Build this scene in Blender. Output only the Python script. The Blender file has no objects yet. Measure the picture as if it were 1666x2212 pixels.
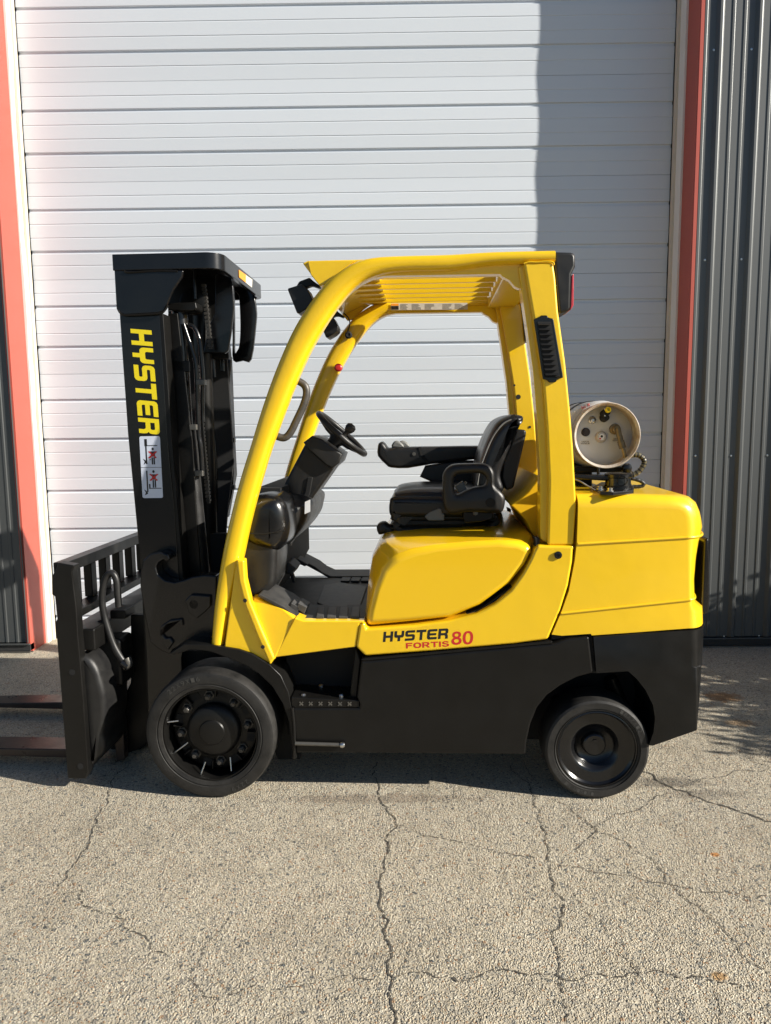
import bpy, bmesh, math, random
from mathutils import Vector, Matrix
from mathutils.geometry import tessellate_polygon
random.seed(7)
R_ = math.radians
scn = bpy.context.scene
COL = scn.collection

# ------------------------------------------------------------------ camera
FPX, PITCH, YAW, ROLL, CAMH = 1579.0, R_(6.84), R_(.44), R_(.61), 1.63   # photo measured on a 1666 x 2212 grid
fw = Vector((-math.sin(YAW)*math.cos(PITCH), math.cos(YAW)*math.cos(PITCH), -math.sin(PITCH)))
r0 = Vector((math.cos(YAW), math.sin(YAW), 0)); u0 = r0.cross(fw)
rt = r0*math.cos(ROLL) - u0*math.sin(ROLL); up = u0*math.cos(ROLL) + r0*math.sin(ROLL)
CAM = Vector((0, 0, CAMH))
cd = bpy.data.cameras.new('camera'); cam = bpy.data.objects.new('camera', cd); COL.objects.link(cam)
cd.sensor_fit = 'VERTICAL'; cd.sensor_height = 24; cd.lens = FPX/2212*24; cd.clip_start = .05; cd.clip_end = 1000
cam.matrix_world = Matrix(((rt.x, up.x, -fw.x, 0), (rt.y, up.y, -fw.y, 0), (rt.z, up.z, -fw.z, CAMH), (0, 0, 0, 1)))
scn.camera = cam

# ------------------------------------------------------------------ sky, sun, exposure
KX, KY = 1.95, .68                       # metres east / towards the camera per metre of height, along the sun ray
sdir = Vector((KX, -KY, 1)).normalized()
elev = math.asin(sdir.z); azim = math.atan2(sdir.x, sdir.y)
wd = bpy.data.worlds.new('World'); scn.world = wd; wd.use_nodes = True
nt = wd.node_tree; bg = nt.nodes['Background']
sky = nt.nodes.new('ShaderNodeTexSky'); sky.sky_type = 'NISHITA'; sky.sun_disc = False
sky.sun_elevation = elev; sky.sun_rotation = azim; sky.air_density = 1.0; sky.dust_density = .3; sky.ozone_density = 3.0
nt.links.new(sky.outputs[0], bg.inputs[0]); bg.inputs[1].default_value = .05
sl = bpy.data.lights.new('sun', 'SUN'); sl.energy = 5.0; sl.angle = R_(.53); sl.color = (1.0, .94, .84)
sun = bpy.data.objects.new('sun', sl); COL.objects.link(sun)
sun.rotation_euler = sdir.to_track_quat('Z', 'Y').to_euler(); sun.location = (8, -3, 6)
vs = scn.view_settings; vs.view_transform = 'Standard'; vs.look = 'None'; vs.gamma = 1; vs.use_curve_mapping = False
vs.exposure = .86

# ------------------------------------------------------------------ photo grids -> points
def grid(x0, y0, w, pw):
    s = w/pw/1.84394
    return lambda *p: [(x0/1.84394 + s*a, y0/1.84394 + s*b) for a, b in p]
gA = grid(400, 960, 800, 1666); gB = grid(400, 1700, 800, 1666); gC = grid(160, 2080, 1000, 1666)
gD = grid(1100, 960, 1200, 1666); gE = grid(900, 1500, 1300, 1666); gF = grid(1900, 900, 900, 1327)
gG = grid(1000, 2200, 1200, 1666); gH = grid(2000, 1900, 1000, 1666); gT = grid(2250, 1570, 400, 1666)
gL = grid(1450, 2450, 500, 1666); gM = grid(450, 1250, 250, 718); gN = grid(950, 2000, 600, 1666)
gS = grid(1450, 1600, 700, 1666); gP = lambda *p: list(p)
def ray(x, y): return fw + rt*((x-833)/FPX) + up*((1106-y)/FPX)
def onwall(x, y, Y): d = ray(x, y); return CAM + d*(Y/d.y)
def onground(x, y, z=0.0): d = ray(x, y); return CAM + d*((z-CAMH)/d.z)
# the forklift's own frame: u along its length (rear = +), v across (0 = near wheel face, WID = far), w up
TH = R_(3.0); ORG = Vector((0, 3.05, 0)); WID = 1.2
eu = Vector((math.cos(TH), -math.sin(TH), 0)); ev = Vector((math.sin(TH), math.cos(TH), 0))
def loc(p): q = p - ORG; return Vector((q.dot(eu), q.dot(ev), q.z))
def P(px, v):                      # photo point on the lengthwise plane v
    d = ray(*px); t = (v - (CAM-ORG).dot(ev))/d.dot(ev); return loc(CAM + d*t)
def PW(px, w): return loc(onground(px[0], px[1], w))
def PU(px, u):
    d = ray(*px); t = (u - (CAM-ORG).dot(eu))/d.dot(eu); return loc(CAM + d*t)
def UW(pts, v): return [(q.x, q.z) for q in (P(p, v) for p in pts)]

# ------------------------------------------------------------------ materials
MATS = {}
def mat(name, col, rough=.5, metal=0, coat=0, bump=0, bscale=200, var=0, vscale=6, dirt=None, spec=.5, rvar=0, wave=0, wscale=5):
    m = bpy.data.materials.new(name); m.use_nodes = True; n = m.node_tree.nodes; l = m.node_tree.links
    b = n['Principled BSDF']; b.inputs['Base Color'].default_value = (*col, 1); b.inputs['Roughness'].default_value = rough
    b.inputs['Metallic'].default_value = metal; b.inputs['Coat Weight'].default_value = coat; b.inputs['Coat Roughness'].default_value = .06
    b.inputs['Specular IOR Level'].default_value = spec
    tc = n.new('ShaderNodeTexCoord')
    if var or rvar:
        no = n.new('ShaderNodeTexNoise'); no.inputs['Scale'].default_value = vscale; no.inputs['Detail'].default_value = 8; no.inputs['Roughness'].default_value = .62
        l.new(tc.outputs['Object'], no.inputs['Vector'])
    if var:
        mr = n.new('ShaderNodeMapRange'); mr.inputs[1].default_value = .3; mr.inputs[2].default_value = .7
        mr.inputs[3].default_value = 0; mr.inputs[4].default_value = var
        l.new(no.outputs['Fac'], mr.inputs[0])
        mx = n.new('ShaderNodeMix'); mx.data_type = 'RGBA'
        mx.inputs[6].default_value = (*col, 1); mx.inputs[7].default_value = (*(dirt or tuple(c*.45 for c in col)), 1)
        l.new(mr.outputs[0], mx.inputs[0]); l.new(mx.outputs[2], b.inputs['Base Color'])
    if rvar:
        mr2 = n.new('ShaderNodeMapRange'); mr2.inputs[1].default_value = .3; mr2.inputs[2].default_value = .7
        mr2.inputs[3].default_value = rough-rvar; mr2.inputs[4].default_value = rough+rvar
        l.new(no.outputs['Fac'], mr2.inputs[0]); l.new(mr2.outputs[0], b.inputs['Roughness'])
    if bump:
        nb = n.new('ShaderNodeTexNoise'); nb.inputs['Scale'].default_value = bscale; nb.inputs['Detail'].default_value = 3
        l.new(tc.outputs['Object'], nb.inputs['Vector'])
        bp = n.new('ShaderNodeBump'); bp.inputs['Strength'].default_value = bump; bp.inputs['Distance'].default_value = .002
        l.new(nb.outputs['Fac'], bp.inputs['Height']); l.new(bp.outputs[0], b.inputs['Normal'])
        if wave:
            nw = n.new('ShaderNodeTexNoise'); nw.inputs['Scale'].default_value = wscale; nw.inputs['Detail'].default_value = 2
            l.new(tc.outputs['Object'], nw.inputs['Vector']); b2 = n.new('ShaderNodeBump'); b2.inputs['Strength'].default_value = wave; b2.inputs['Distance'].default_value = .02
            l.new(nw.outputs['Fac'], b2.inputs['Height']); l.new(b2.outputs[0], bp.inputs['Normal'])
    MATS[name] = m
    return m
Y_ = mat('yellow_paint', (.845, .535, .008), .34, coat=.5, bump=.12, bscale=90, var=.10, vscale=5, dirt=(.79, .47, .008), rvar=.06, wave=.10, wscale=7)
YG = mat('yellow_hood', (.845, .525, .008), .24, coat=.45, bump=.03, bscale=60, var=.08, vscale=4, dirt=(.70, .37, .006))
YM = mat('yellow_matt', (.86, .50, .008), .6, bump=.1, bscale=90, var=.15, vscale=5, dirt=(.70, .38, .006), spec=.2)
K_ = mat('black_paint', (.0055, .0053, .005), .36, bump=.08, bscale=120, var=.5, vscale=7, dirt=(.010, .0095, .0085), rvar=.08, spec=.27)
KG = mat('black_gloss', (.004, .0042, .005), .22, coat=.0, bump=.06, bscale=50, var=.4, vscale=9, dirt=(.012, .0115, .011))
KP = mat('black_plastic', (.010, .010, .0105), .42, bump=.2, bscale=500, var=.5, vscale=12, dirt=(.024, .023, .021), rvar=.1, spec=.42)
KV = mat('black_vinyl', (.008, .0085, .010), .33, bump=.18, bscale=350, var=.4, vscale=10, dirt=(.018, .018, .018), rvar=.08)
RB = mat('tyre_rubber', (.0085, .0082, .0078), .60, bump=.45, bscale=160, var=.8, vscale=14, dirt=(.030, .028, .025), rvar=.12, spec=.38)
RM = mat('rubber_mat', (.016, .016, .0165), .62, bump=.4, bscale=260, var=.8, vscale=16, dirt=(.05, .048, .045), spec=.4)
DK = mat('dark_cavity', (.006, .006, .006), .8, var=.3)
ST = mat('bare_steel', (.55, .55, .54), .3, metal=1, bump=.2, bscale=200, rvar=.1)
NUT = mat('dusty_nut', (.05, .048, .044), .4, metal=.5, var=.6, vscale=60, dirt=(.12, .11, .10))
RBL = mat('sidewall_letter', (.05, .048, .044), .7, var=.4, vscale=40)
HND = mat('handle_paint', (.045, .043, .040), .45, metal=.2, var=.7, vscale=30, dirt=(.11, .10, .09), bump=.2)
PAD = mat('worn_pad', (.034, .034, .035), .6, bump=.4, bscale=300, var=.8, vscale=25, dirt=(.075, .072, .068))
GM = mat('grey_metal', (.10, .10, .095), .45, metal=.6, bump=.2, var=.6, vscale=30, dirt=(.2, .18, .15))
GP = mat('grey_plastic', (.19, .19, .18), .5, var=.3, vscale=20)
FK = mat('fork_steel', (.034, .028, .026), .34, metal=.35, bump=.3, bscale=80, var=.7, vscale=9, dirt=(.06, .042, .035), rvar=.1)
BR = mat('brass', (.36, .25, .11), .42, metal=.9, var=.6, vscale=60, dirt=(.12, .10, .07), bump=.2)
BRD = mat('tarnished_brass', (.10, .085, .06), .5, metal=.7, var=.7, vscale=60, dirt=(.26, .19, .09), bump=.3)
TK = mat('tank_paint', (.52, .53, .535), .42, bump=.25, bscale=60, var=.35, vscale=7, dirt=(.40, .36, .29), rvar=.1)
TR = mat('tank_rim', (.54, .525, .48), .5, bump=.4, bscale=90, var=.9, vscale=22, dirt=(.24, .14, .07))
WLB = mat('mast_label', (.62, .67, .78), .4, var=.08)
WL = mat('white_label', (.74, .75, .77), .4, var=.1)
WG = mat('worn_label', (.62, .58, .50), .5, var=.35, vscale=40)
YL = mat('yellow_vinyl', (.83, .66, .012), .4, var=.06)
BKL = mat('black_print', (.010, .010, .011), .45, var=.1)
RL = mat('red_print', (.55, .02, .02), .42, var=.06)
OL = mat('orange_print', (.85, .30, .02), .45, var=.1)
RLENS = mat('red_lens', (.45, .02, .03), .12, coat=.6, var=.2, vscale=60, dirt=(.7, .2, .2))
LENS = mat('lamp_glass', (.35, .36, .37), .15, metal=.3, var=.3, vscale=40)
YC = mat('hose_wrap', (.13, .11, .055), .34, coat=.3, bump=.2, var=.5, vscale=40, dirt=(.03, .03, .03))
DOOR = mat('door_white', (.62, .665, .715), .45, bump=.03, bscale=40, var=.12, vscale=1.3, dirt=(.57, .605, .64), wave=.035, wscale=2.2)
TRIMW = mat('trim_white', (.80, .78, .74), .5, var=.25, vscale=5, dirt=(.66, .60, .50))
TRIMB = mat('trim_beige', (.62, .55, .45), .6, var=.3, vscale=6, dirt=(.48, .40, .31))
REDT = mat('red_trim', (.43, .085, .058), .42, bump=.06, bscale=12, var=.12, vscale=3, dirt=(.36, .065, .046))
CHAR = mat('charcoal_sheet', (.078, .083, .083), .46, metal=.35, bump=.04, bscale=6, var=.18, vscale=2.5, dirt=(.062, .067, .068), spec=.9)
CHARD = mat('charcoal_trim', (.030, .031, .033), .35, var=.3, vscale=5)
BARK = mat('bark', (.09, .07, .05), .9, bump=.6, bscale=30, var=.6, vscale=12)
LEAF = mat('leaf', (.055, .085, .025), .6, var=.5, vscale=3)
CRK = mat('crack_dirt', (.055, .048, .040), .95, var=.7, vscale=60, dirt=(.13, .115, .09))
ROOFM = mat('roof_sheet', (.30, .31, .32), .5, var=.2)

def ground_material():
    m = bpy.data.materials.new('exposed_aggregate'); m.use_nodes = True; n = m.node_tree.nodes; l = m.node_tree.links
    b = n['Principled BSDF']; g = n.new('ShaderNodeNewGeometry'); pos = g.outputs['Position']
    def noise(sc, det=4, ro=.55):
        a = n.new('ShaderNodeTexNoise'); a.inputs['Scale'].default_value = sc; a.inputs['Detail'].default_value = det
        a.inputs['Roughness'].default_value = ro; l.new(pos, a.inputs['Vector']); return a
    def mapr(src, a0, a1, b0, b1):
        q = n.new('ShaderNodeMapRange'); q.inputs[1].default_value = a0; q.inputs[2].default_value = a1
        q.inputs[3].default_value = b0; q.inputs[4].default_value = b1; l.new(src, q.inputs[0]); return q.outputs[0]
    def mix(fac, a, c, blend='MIX'):
        q = n.new('ShaderNodeMix'); q.data_type = 'RGBA'; q.blend_type = blend
        for s, k in ((fac, 0), (a, 6), (c, 7)):
            if isinstance(s, tuple): q.inputs[k].default_value = (*s, 1)
            elif isinstance(s, float): q.inputs[k].default_value = s
            else: l.new(s, q.inputs[k])
        return q.outputs[2]
    # warp so the stones are not regular
    wn = noise(35, 2); vm = n.new('ShaderNodeVectorMath'); vm.operation = 'SCALE'; vm.inputs[3].default_value = .012
    l.new(wn.outputs['Color'], vm.inputs[0]); va = n.new('ShaderNodeVectorMath'); va.operation = 'ADD'
    l.new(pos, va.inputs[0]); l.new(vm.outputs[0], va.inputs[1]); wp = va.outputs[0]
    def voro(sc, rnd=1):
        a = n.new('ShaderNodeTexVoronoi'); a.inputs['Scale'].default_value = sc; a.inputs['Randomness'].default_value = rnd
        l.new(wp, a.inputs['Vector']); return a
    def ramp(src, stops):
        q = n.new('ShaderNodeValToRGB'); e = q.color_ramp.elements; q.color_ramp.interpolation = 'CONSTANT'
        e[0].position = 0; e[0].color = (*stops[0][1], 1)
        e[1].position = stops[1][0]; e[1].color = (*stops[1][1], 1)
        for p_, c_ in stops[2:]:
            z = e.new(p_); z.color = (*c_, 1)
        l.new(src, q.inputs[0]); return q.outputs[0]
    def sep(c):
        q = n.new('ShaderNodeSeparateColor'); l.new(c, q.inputs[0]); return q.outputs
    v1 = voro(165); v2 = voro(62)
    pal = [(0, (0.528, 0.460, 0.338)), (.20, (0.423, 0.374, 0.287)), (.38, (0.655, 0.589, 0.451)), (.50, (0.201, 0.203, 0.184)), (.60, (0.475, 0.396, 0.277)), (.72, (0.317, 0.300, 0.257)), (.82, (0.696, 0.643, 0.513)), (.90, (0.106, 0.118, 0.123)), (.95, (0.423, 0.257, 0.143))]
    c1 = ramp(sep(v1.outputs['Color'])[0], pal)
    pal2 = [(0, (0.360, 0.332, 0.277)), (.2, (0.137, 0.150, 0.149)), (.4, (0.581, 0.514, 0.380)), (.62, (0.232, 0.215, 0.184)), (.75, (0.655, 0.610, 0.492)), (.88, (0.380, 0.235, 0.133)), (.95, (0.085, 0.092, 0.098))]
    c2 = ramp(sep(v2.outputs['Color'])[0], pal2)
    paste = mix(mapr(noise(90, 3).outputs['Fac'], .3, .7, 0., 1.), (0.528, 0.471, 0.370), (0.380, 0.342, 0.267))
    s1 = mapr(v1.outputs['Distance'], .42, .62, 1., 0.)
    col = mix(s1, paste, c1)
    # only some of the bigger stones show
    big = mapr(sep(v2.outputs['Color'])[1], .76, .78, 0., .8); bs = mapr(v2.outputs['Distance'], .36, .44, 1., 0.)
    mu = n.new('ShaderNodeMath'); mu.operation = 'MULTIPLY'; l.new(big, mu.inputs[0]); l.new(bs, mu.inputs[1])
    col = mix(mu.outputs[0], col, c2)
    col = mix(mapr(noise(.9, 5, .6).outputs['Fac'], .35, .7, 0., .45), col, mix(1.0, col, (.66, .63, .60), 'MULTIPLY'))
    col = mix(mapr(noise(4.5, 5, .65).outputs['Fac'], .50, .75, 0., .5), col, mix(1.0, col, (.62, .60, .57), 'MULTIPLY'))
    # rust and paint marks, then darker grey patches, with a place of their own
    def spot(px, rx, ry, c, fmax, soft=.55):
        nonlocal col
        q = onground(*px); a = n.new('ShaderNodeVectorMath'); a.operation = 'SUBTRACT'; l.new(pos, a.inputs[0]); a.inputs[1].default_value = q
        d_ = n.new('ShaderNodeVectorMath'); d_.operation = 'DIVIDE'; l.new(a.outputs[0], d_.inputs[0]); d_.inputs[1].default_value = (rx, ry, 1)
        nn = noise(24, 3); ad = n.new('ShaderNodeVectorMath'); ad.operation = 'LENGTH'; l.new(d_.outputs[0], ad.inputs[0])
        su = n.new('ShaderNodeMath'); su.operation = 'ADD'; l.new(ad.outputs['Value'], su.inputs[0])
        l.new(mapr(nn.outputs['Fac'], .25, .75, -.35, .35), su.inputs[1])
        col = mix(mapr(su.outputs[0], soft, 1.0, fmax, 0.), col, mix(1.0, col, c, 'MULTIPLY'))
    spot((1560, 1505), .13, .10, (.72, .42, .2), .8)
    spot((1600, 1562), .10, .06, (.75, .48, .25), .6)
    spot((1544, 1846), .022, .016, (1.0, .48, .16), .9, .7)
    spot((1550, 2108), .03, .022, (.8, .5, .22), .8)
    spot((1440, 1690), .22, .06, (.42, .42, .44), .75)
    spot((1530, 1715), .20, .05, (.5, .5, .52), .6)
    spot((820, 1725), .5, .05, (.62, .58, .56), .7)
    l.new(col, b.inputs['Base Color']); b.inputs['Roughness'].default_value = .82; b.inputs['Specular IOR Level'].default_value = .3
    h = n.new('ShaderNodeMath'); h.operation = 'ADD'; l.new(mapr(v1.outputs['Distance'], 0., .65, 1., 0.), h.inputs[0])
    m2 = n.new('ShaderNodeMath'); m2.operation = 'MULTIPLY'; l.new(mu.outputs[0], m2.inputs[0]); m2.inputs[1].default_value = .8
    l.new(m2.outputs[0], h.inputs[1])
    h2 = n.new('ShaderNodeMath'); h2.operation = 'ADD'; l.new(h.outputs[0], h2.inputs[0]); l.new(mapr(noise(14, 4).outputs['Fac'], .2, .8, 0., 1.6), h2.inputs[1])
    bp = n.new('ShaderNodeBump'); bp.inputs['Strength'].default_value = 1.0; bp.inputs['Distance'].default_value = .0046
    l.new(h2.outputs[0], bp.inputs['Height']); l.new(bp.outputs[0], b.inputs['Normal'])
    return m
GRD = ground_material()

# ------------------------------------------------------------------ mesh helpers
def link(name, me, m, parent):
    o = bpy.data.objects.new(name, me); COL.objects.link(o)
    if m: me.materials.append(m)
    if parent: o.parent = parent
    return o
def mk(name, verts, faces, m, parent=None, bev=0, seg=2, smooth=True, ang=35):
    me = bpy.data.meshes.new(name); me.from_pydata([tuple(v) for v in verts], [], faces)
    bm = bmesh.new(); bm.from_mesh(me); bmesh.ops.recalc_face_normals(bm, faces=bm.faces); bm.to_mesh(me); bm.free()
    if smooth:
        me.shade_smooth()
        if not bev: me.set_sharp_from_angle(angle=R_(ang))
    o = link(name, me, m, parent)
    if bev:
        b = o.modifiers.new('bevel', 'BEVEL'); b.width = bev; b.segments = seg; b.limit_method = 'ANGLE'; b.angle_limit = R_(ang); b.harden_normals = True
    return o
def catmull(pts, n=5, closed=True):
    out = []; N = len(pts); vec = [Vector(p) for p in pts]
    for i in range(N if closed else N-1):
        g = (lambda k: vec[k % N]) if closed else (lambda k: vec[min(max(k, 0), N-1)])
        p0, p1, p2, p3 = g(i-1), g(i), g(i+1), g(i+2)
        for j in range(n):
            t = j/n
            out.append(.5*((2*p1)+(p2-p0)*t+(2*p0-5*p1+4*p2-p3)*t*t+(3*p1-p0-3*p2+p3)*t**3))
    if not closed: out.append(vec[-1])
    return out
def prism_uw(name, uw, v0, v1, m, parent, bev=.004, seg=2, ang=35, mirror=False):
    N = len(uw); vs_ = [(a, v0, b) for a, b in uw] + [(a, v1, b) for a, b in uw]
    fs = [list(range(N))[::-1], list(range(N, 2*N))] + [[i, (i+1) % N, N+(i+1) % N, N+i] for i in range(N)]
    o = mk(name, vs_, fs, m, parent, bev, seg, True, ang)
    if mirror: prism_uw(name, uw, WID-v1, WID-v0, m, parent, bev, seg, ang)
    return o
def prism(name, px, v0, v1, m, parent, bev=.004, seg=2, mirror=False, vt=None, sm=0, ang=35):
    uw = UW(px, v0 if vt is None else vt)
    if sm: uw = [tuple(p) for p in catmull(uw, sm)]
    return prism_uw(name, uw, v0, v1, m, parent, bev, seg, ang, mirror)
def prism_w(name, px, w0, w1, m, parent, bev=.003, seg=2, wt=None):
    q = [PW(p, w1 if wt is None else wt) for p in px]; N = len(q)
    vs_ = [(a.x, a.y, w0) for a in q] + [(a.x, a.y, w1) for a in q]
    fs = [list(range(N))[::-1], list(range(N, 2*N))] + [[i, (i+1) % N, N+(i+1) % N, N+i] for i in range(N)]
    return mk(name, vs_, fs, m, parent, bev, seg)
def box(name, lo, hi, m, parent, bev=.003, seg=2, rot=None, ctr=None):
    c = [(x, y, z) for z in (lo[2], hi[2]) for y in (lo[1], hi[1]) for x in (lo[0], hi[0])]
    fs = [(0, 2, 3, 1), (4, 5, 7, 6), (0, 1, 5, 4), (2, 6, 7, 3), (0, 4, 6, 2), (1, 3, 7, 5)]
    if rot is not None: c = [Vector(ctr) + rot @ Vector(p) for p in c]
    return mk(name, c, fs, m, parent, bev, seg)
def tube(name, pts, r, m, parent, n=10, sub=5, closed=False, smooth=True, ribs=0):
    pts = [Vector(p) for p in pts]
    if smooth and len(pts) > 2: pts = catmull(pts, sub, closed)
    N = len(pts); vs_ = []; fs = []
    def tan(i):
        a = pts[(i-1) % N] if closed or i > 0 else pts[0]; b = pts[(i+1) % N] if closed or i < N-1 else pts[-1]
        return (b-a).normalized()
    t0 = tan(0); nrm = t0.orthogonal().normalized()
    for i in range(N):
        t = tan(i); nrm = (nrm - t*nrm.dot(t)).normalized(); bi = t.cross(nrm)
        rr = r[i*(len(r)-1)//max(N-1, 1)] if isinstance(r, (list, tuple)) else r
        if ribs and i % ribs == 0: rr *= .86
        for k in range(n):
            a = 2*math.pi*k/n; vs_.append(pts[i] + (nrm*math.cos(a) + bi*math.sin(a))*rr)
    for i in range(N if closed else N-1):
        for k in range(n):
            j = (i+1) % N
            fs.append((i*n+k, i*n+(k+1) % n, j*n+(k+1) % n, j*n+k))
    if not closed: fs += [list(range(n))[::-1], list(range((N-1)*n, N*n))]
    return mk(name, vs_, fs, m, parent, 0, 2, True, 60)
def lathe(name, c, axis, prof, m, parent, n=48, ang=32, a0=0, a1=2*math.pi):
    axis = Vector(axis).normalized(); x = axis.orthogonal().normalized(); y = axis.cross(x); c = Vector(c)
    if abs(axis.y) > .9: x = Vector((1, 0, 0)) - axis*axis.x; x.normalize(); y = axis.cross(x)
    full = abs(a1-a0-2*math.pi) < 1e-6; K = n if full else n+1
    vs_ = []; fs = []
    for r, h in prof:
        for k in range(K):
            a = a0+(a1-a0)*k/n; vs_.append(c + axis*h + (x*math.cos(a)+y*math.sin(a))*max(r, 1e-5))
    for i in range(len(prof)-1):
        for k in range(n):
            j = (k+1) % K
            fs.append((i*K+k, i*K+j, (i+1)*K+j, (i+1)*K+k))
    o = mk(name, vs_, fs, m, parent, 0, 2, True, ang)
    bm = bmesh.new(); bm.from_mesh(o.data); bmesh.ops.remove_doubles(bm, verts=bm.verts, dist=1e-4); bmesh.ops.recalc_face_normals(bm, faces=bm.faces); bm.to_mesh(o.data); bm.free()
    return o
def inset(uw, d):
    N = len(uw); A = sum(uw[i][0]*uw[(i+1) % N][1]-uw[(i+1) % N][0]*uw[i][1] for i in range(N)); s = 1 if A > 0 else -1
    out = []
    for i in range(N):
        p = Vector(uw[i]); a = (p-Vector(uw[i-1])); b = (Vector(uw[(i+1) % N])-p)
        na = Vector((-a.y, a.x)).normalized()*s if a.length > 1e-7 else Vector((0, 0)); nb = Vector((-b.y, b.x)).normalized()*s if b.length > 1e-7 else na
        nn = na+nb
        nn = nn.normalized() if nn.length > 1e-4 else na
        k = max(.5, nn.dot(na)); q = p + nn*(d/k); out.append((q.x, q.y))
    return out
def ringloft(name, rings, m, parent, ang=40, bev=0):
    N = len(rings[0]); vs_ = [p for r in rings for p in r]; fs = []
    for i in range(len(rings)-1):
        for k in range(N):
            j = (k+1) % N; fs.append((i*N+k, i*N+j, (i+1)*N+j, (i+1)*N+k))
    fs += [list(range(N))[::-1], list(range((len(rings)-1)*N, len(rings)*N))]
    return mk(name, vs_, fs, m, parent, bev, 2, True, ang)
def roundloft(name, I, O, v0, v1, rad, m, parent, ang=40, steps=(0, .02, .06, .13, .23, .36, .52, .72, 1), bev=0):
    rads = rad if isinstance(rad, (list, tuple)) else [rad]*len(I); mx = max(rads)
    vv = sorted(set([round(s*mx, 4) for s in steps] + [round(s*min(rads), 4) for s in steps]))
    def ring(d):
        out = []
        for (a, b), (c, e), r in zip(I, O, rads):
            s = math.sqrt(max(0, 1-(1-min(d/r, 1))**2)); out.append((a+(c-a)*s, b+(e-b)*s))
        return out
    rg = [[(a, v0+d, b) for a, b in ring(d)] for d in vv] + [[(a, v1-d, b) for a, b in ring(d)] for d in reversed(vv)]
    return ringloft(name, rg, m, parent, ang, bev)
def pillow(name, px, v0, v1, rad, m, parent, sm=5, ang=50, vt=None):
    uw = UW(px, v0+rad*.6 if vt is None else vt)
    if sm: uw = [tuple(p) for p in catmull(uw, sm)]
    return roundloft(name, inset(uw, rad*.9), uw, v0, v1, rad, m, parent, ang)
def tag(o, label=None, cat=None, kind=None, group=None):
    if label: o['label'] = label
    if cat: o['category'] = cat
    if kind: o['kind'] = kind
    if group: o['group'] = group
    return o
def empty(name, loc_=(0, 0, 0), rz=0):
    o = bpy.data.objects.new(name, None); COL.objects.link(o); o.location = loc_; o.rotation_euler = (0, 0, rz); o.empty_display_size = .2
    return o
def flat(name, loops, fn, m, parent):            # flat print: polygon with holes, fn maps 2-D to 3-D
    vs_ = [Vector((a, b, 0)) for lp in loops for a, b in lp]
    tri = tessellate_polygon([[Vector((a, b, 0)) for a, b in lp] for lp in loops])
    return vs_, tri
LET = {
 'H': [[(0, 0), (.27, 0), (.27, .38), (.73, .38), (.73, 0), (1, 0), (1, 1), (.73, 1), (.73, .62), (.27, .62), (.27, 1), (0, 1)]],
 'Y': [[(0, 1), (.26, 1), (.26, .66), (.32, .6), (.68, .6), (.74, .66), (.74, 1), (1, 1), (1, .52), (.96, .42), (.86, .35), (.64, .34), (.64, 0), (.37, 0), (.37, .34), (.14, .35), (.04, .42), (0, .52)]],
 'S': [[(0, 0), (.8, 0), (.93, .05), (1, .16), (1, .46), (.93, .57), (.8, .62), (.3, .62), (.26, .66), (.26, .73), (.3, .77), (.98, .77), (.98, 1), (.2, 1), (.07, .95), (0, .84), (0, .55), (.07, .44), (.2, .39), (.7, .39), (.74, .35), (.74, .27), (.7, .23), (0, .23)]],
 'T': [[(.37, 0), (.64, 0), (.64, .76), (1, .76), (1, 1), (0, 1), (0, .76), (.37, .76)]],
 'E': [[(.2, 0), (1, 0), (1, .23), (.32, .23), (.27, .28), (.27, .39), (.92, .39), (.92, .61), (.27, .61), (.27, .72), (.32, .77), (1, .77), (1, 1), (.2, 1), (.07, .95), (0, .84), (0, .16), (.07, .05)]],
 'R': [[(0, 0), (.27, 0), (.27, .34), (.62, .34), (.70, .30), (.73, .22), (.73, 0), (1, 0), (1, .25), (.97, .38), (.88, .46), (.97, .52), (1, .62), (1, .84), (.94, .95), (.82, 1), (0, 1)], [(.27, .57), (.27, .78), (.68, .78), (.73, .73), (.73, .62), (.68, .57)]]}
def logo(name, word, bl, br, tl, m, parent, gap=.13, slant=0):
    bl, br, tl = Vector(bl), Vector(br), Vector(tl); n = len(word); tot = n+(n-1)*gap; vs_ = []; fs = []
    for i, ch in enumerate(word):
        lp = LET[ch]; off = len(vs_)
        for l_ in lp:
            for a, b in l_: vs_.append(bl + (br-bl)*((i*(1+gap)+a+slant*b)/tot) + (tl-bl)*b)
        for t in tessellate_polygon([[Vector((a, b, 0)) for a, b in l_] for l_ in lp]): fs.append([off+k for k in t])
    return mk(name, vs_, fs, m, parent, 0, 2, False)
def ell(cx, cy, rx, ry, n=20, p=2.3): return [(cx+rx*math.copysign(abs(math.cos(2*math.pi*k/n))**(2/p), math.cos(2*math.pi*k/n)), cy+ry*math.copysign(abs(math.sin(2*math.pi*k/n))**(2/p), math.sin(2*math.pi*k/n))) for k in range(n)]
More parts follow.
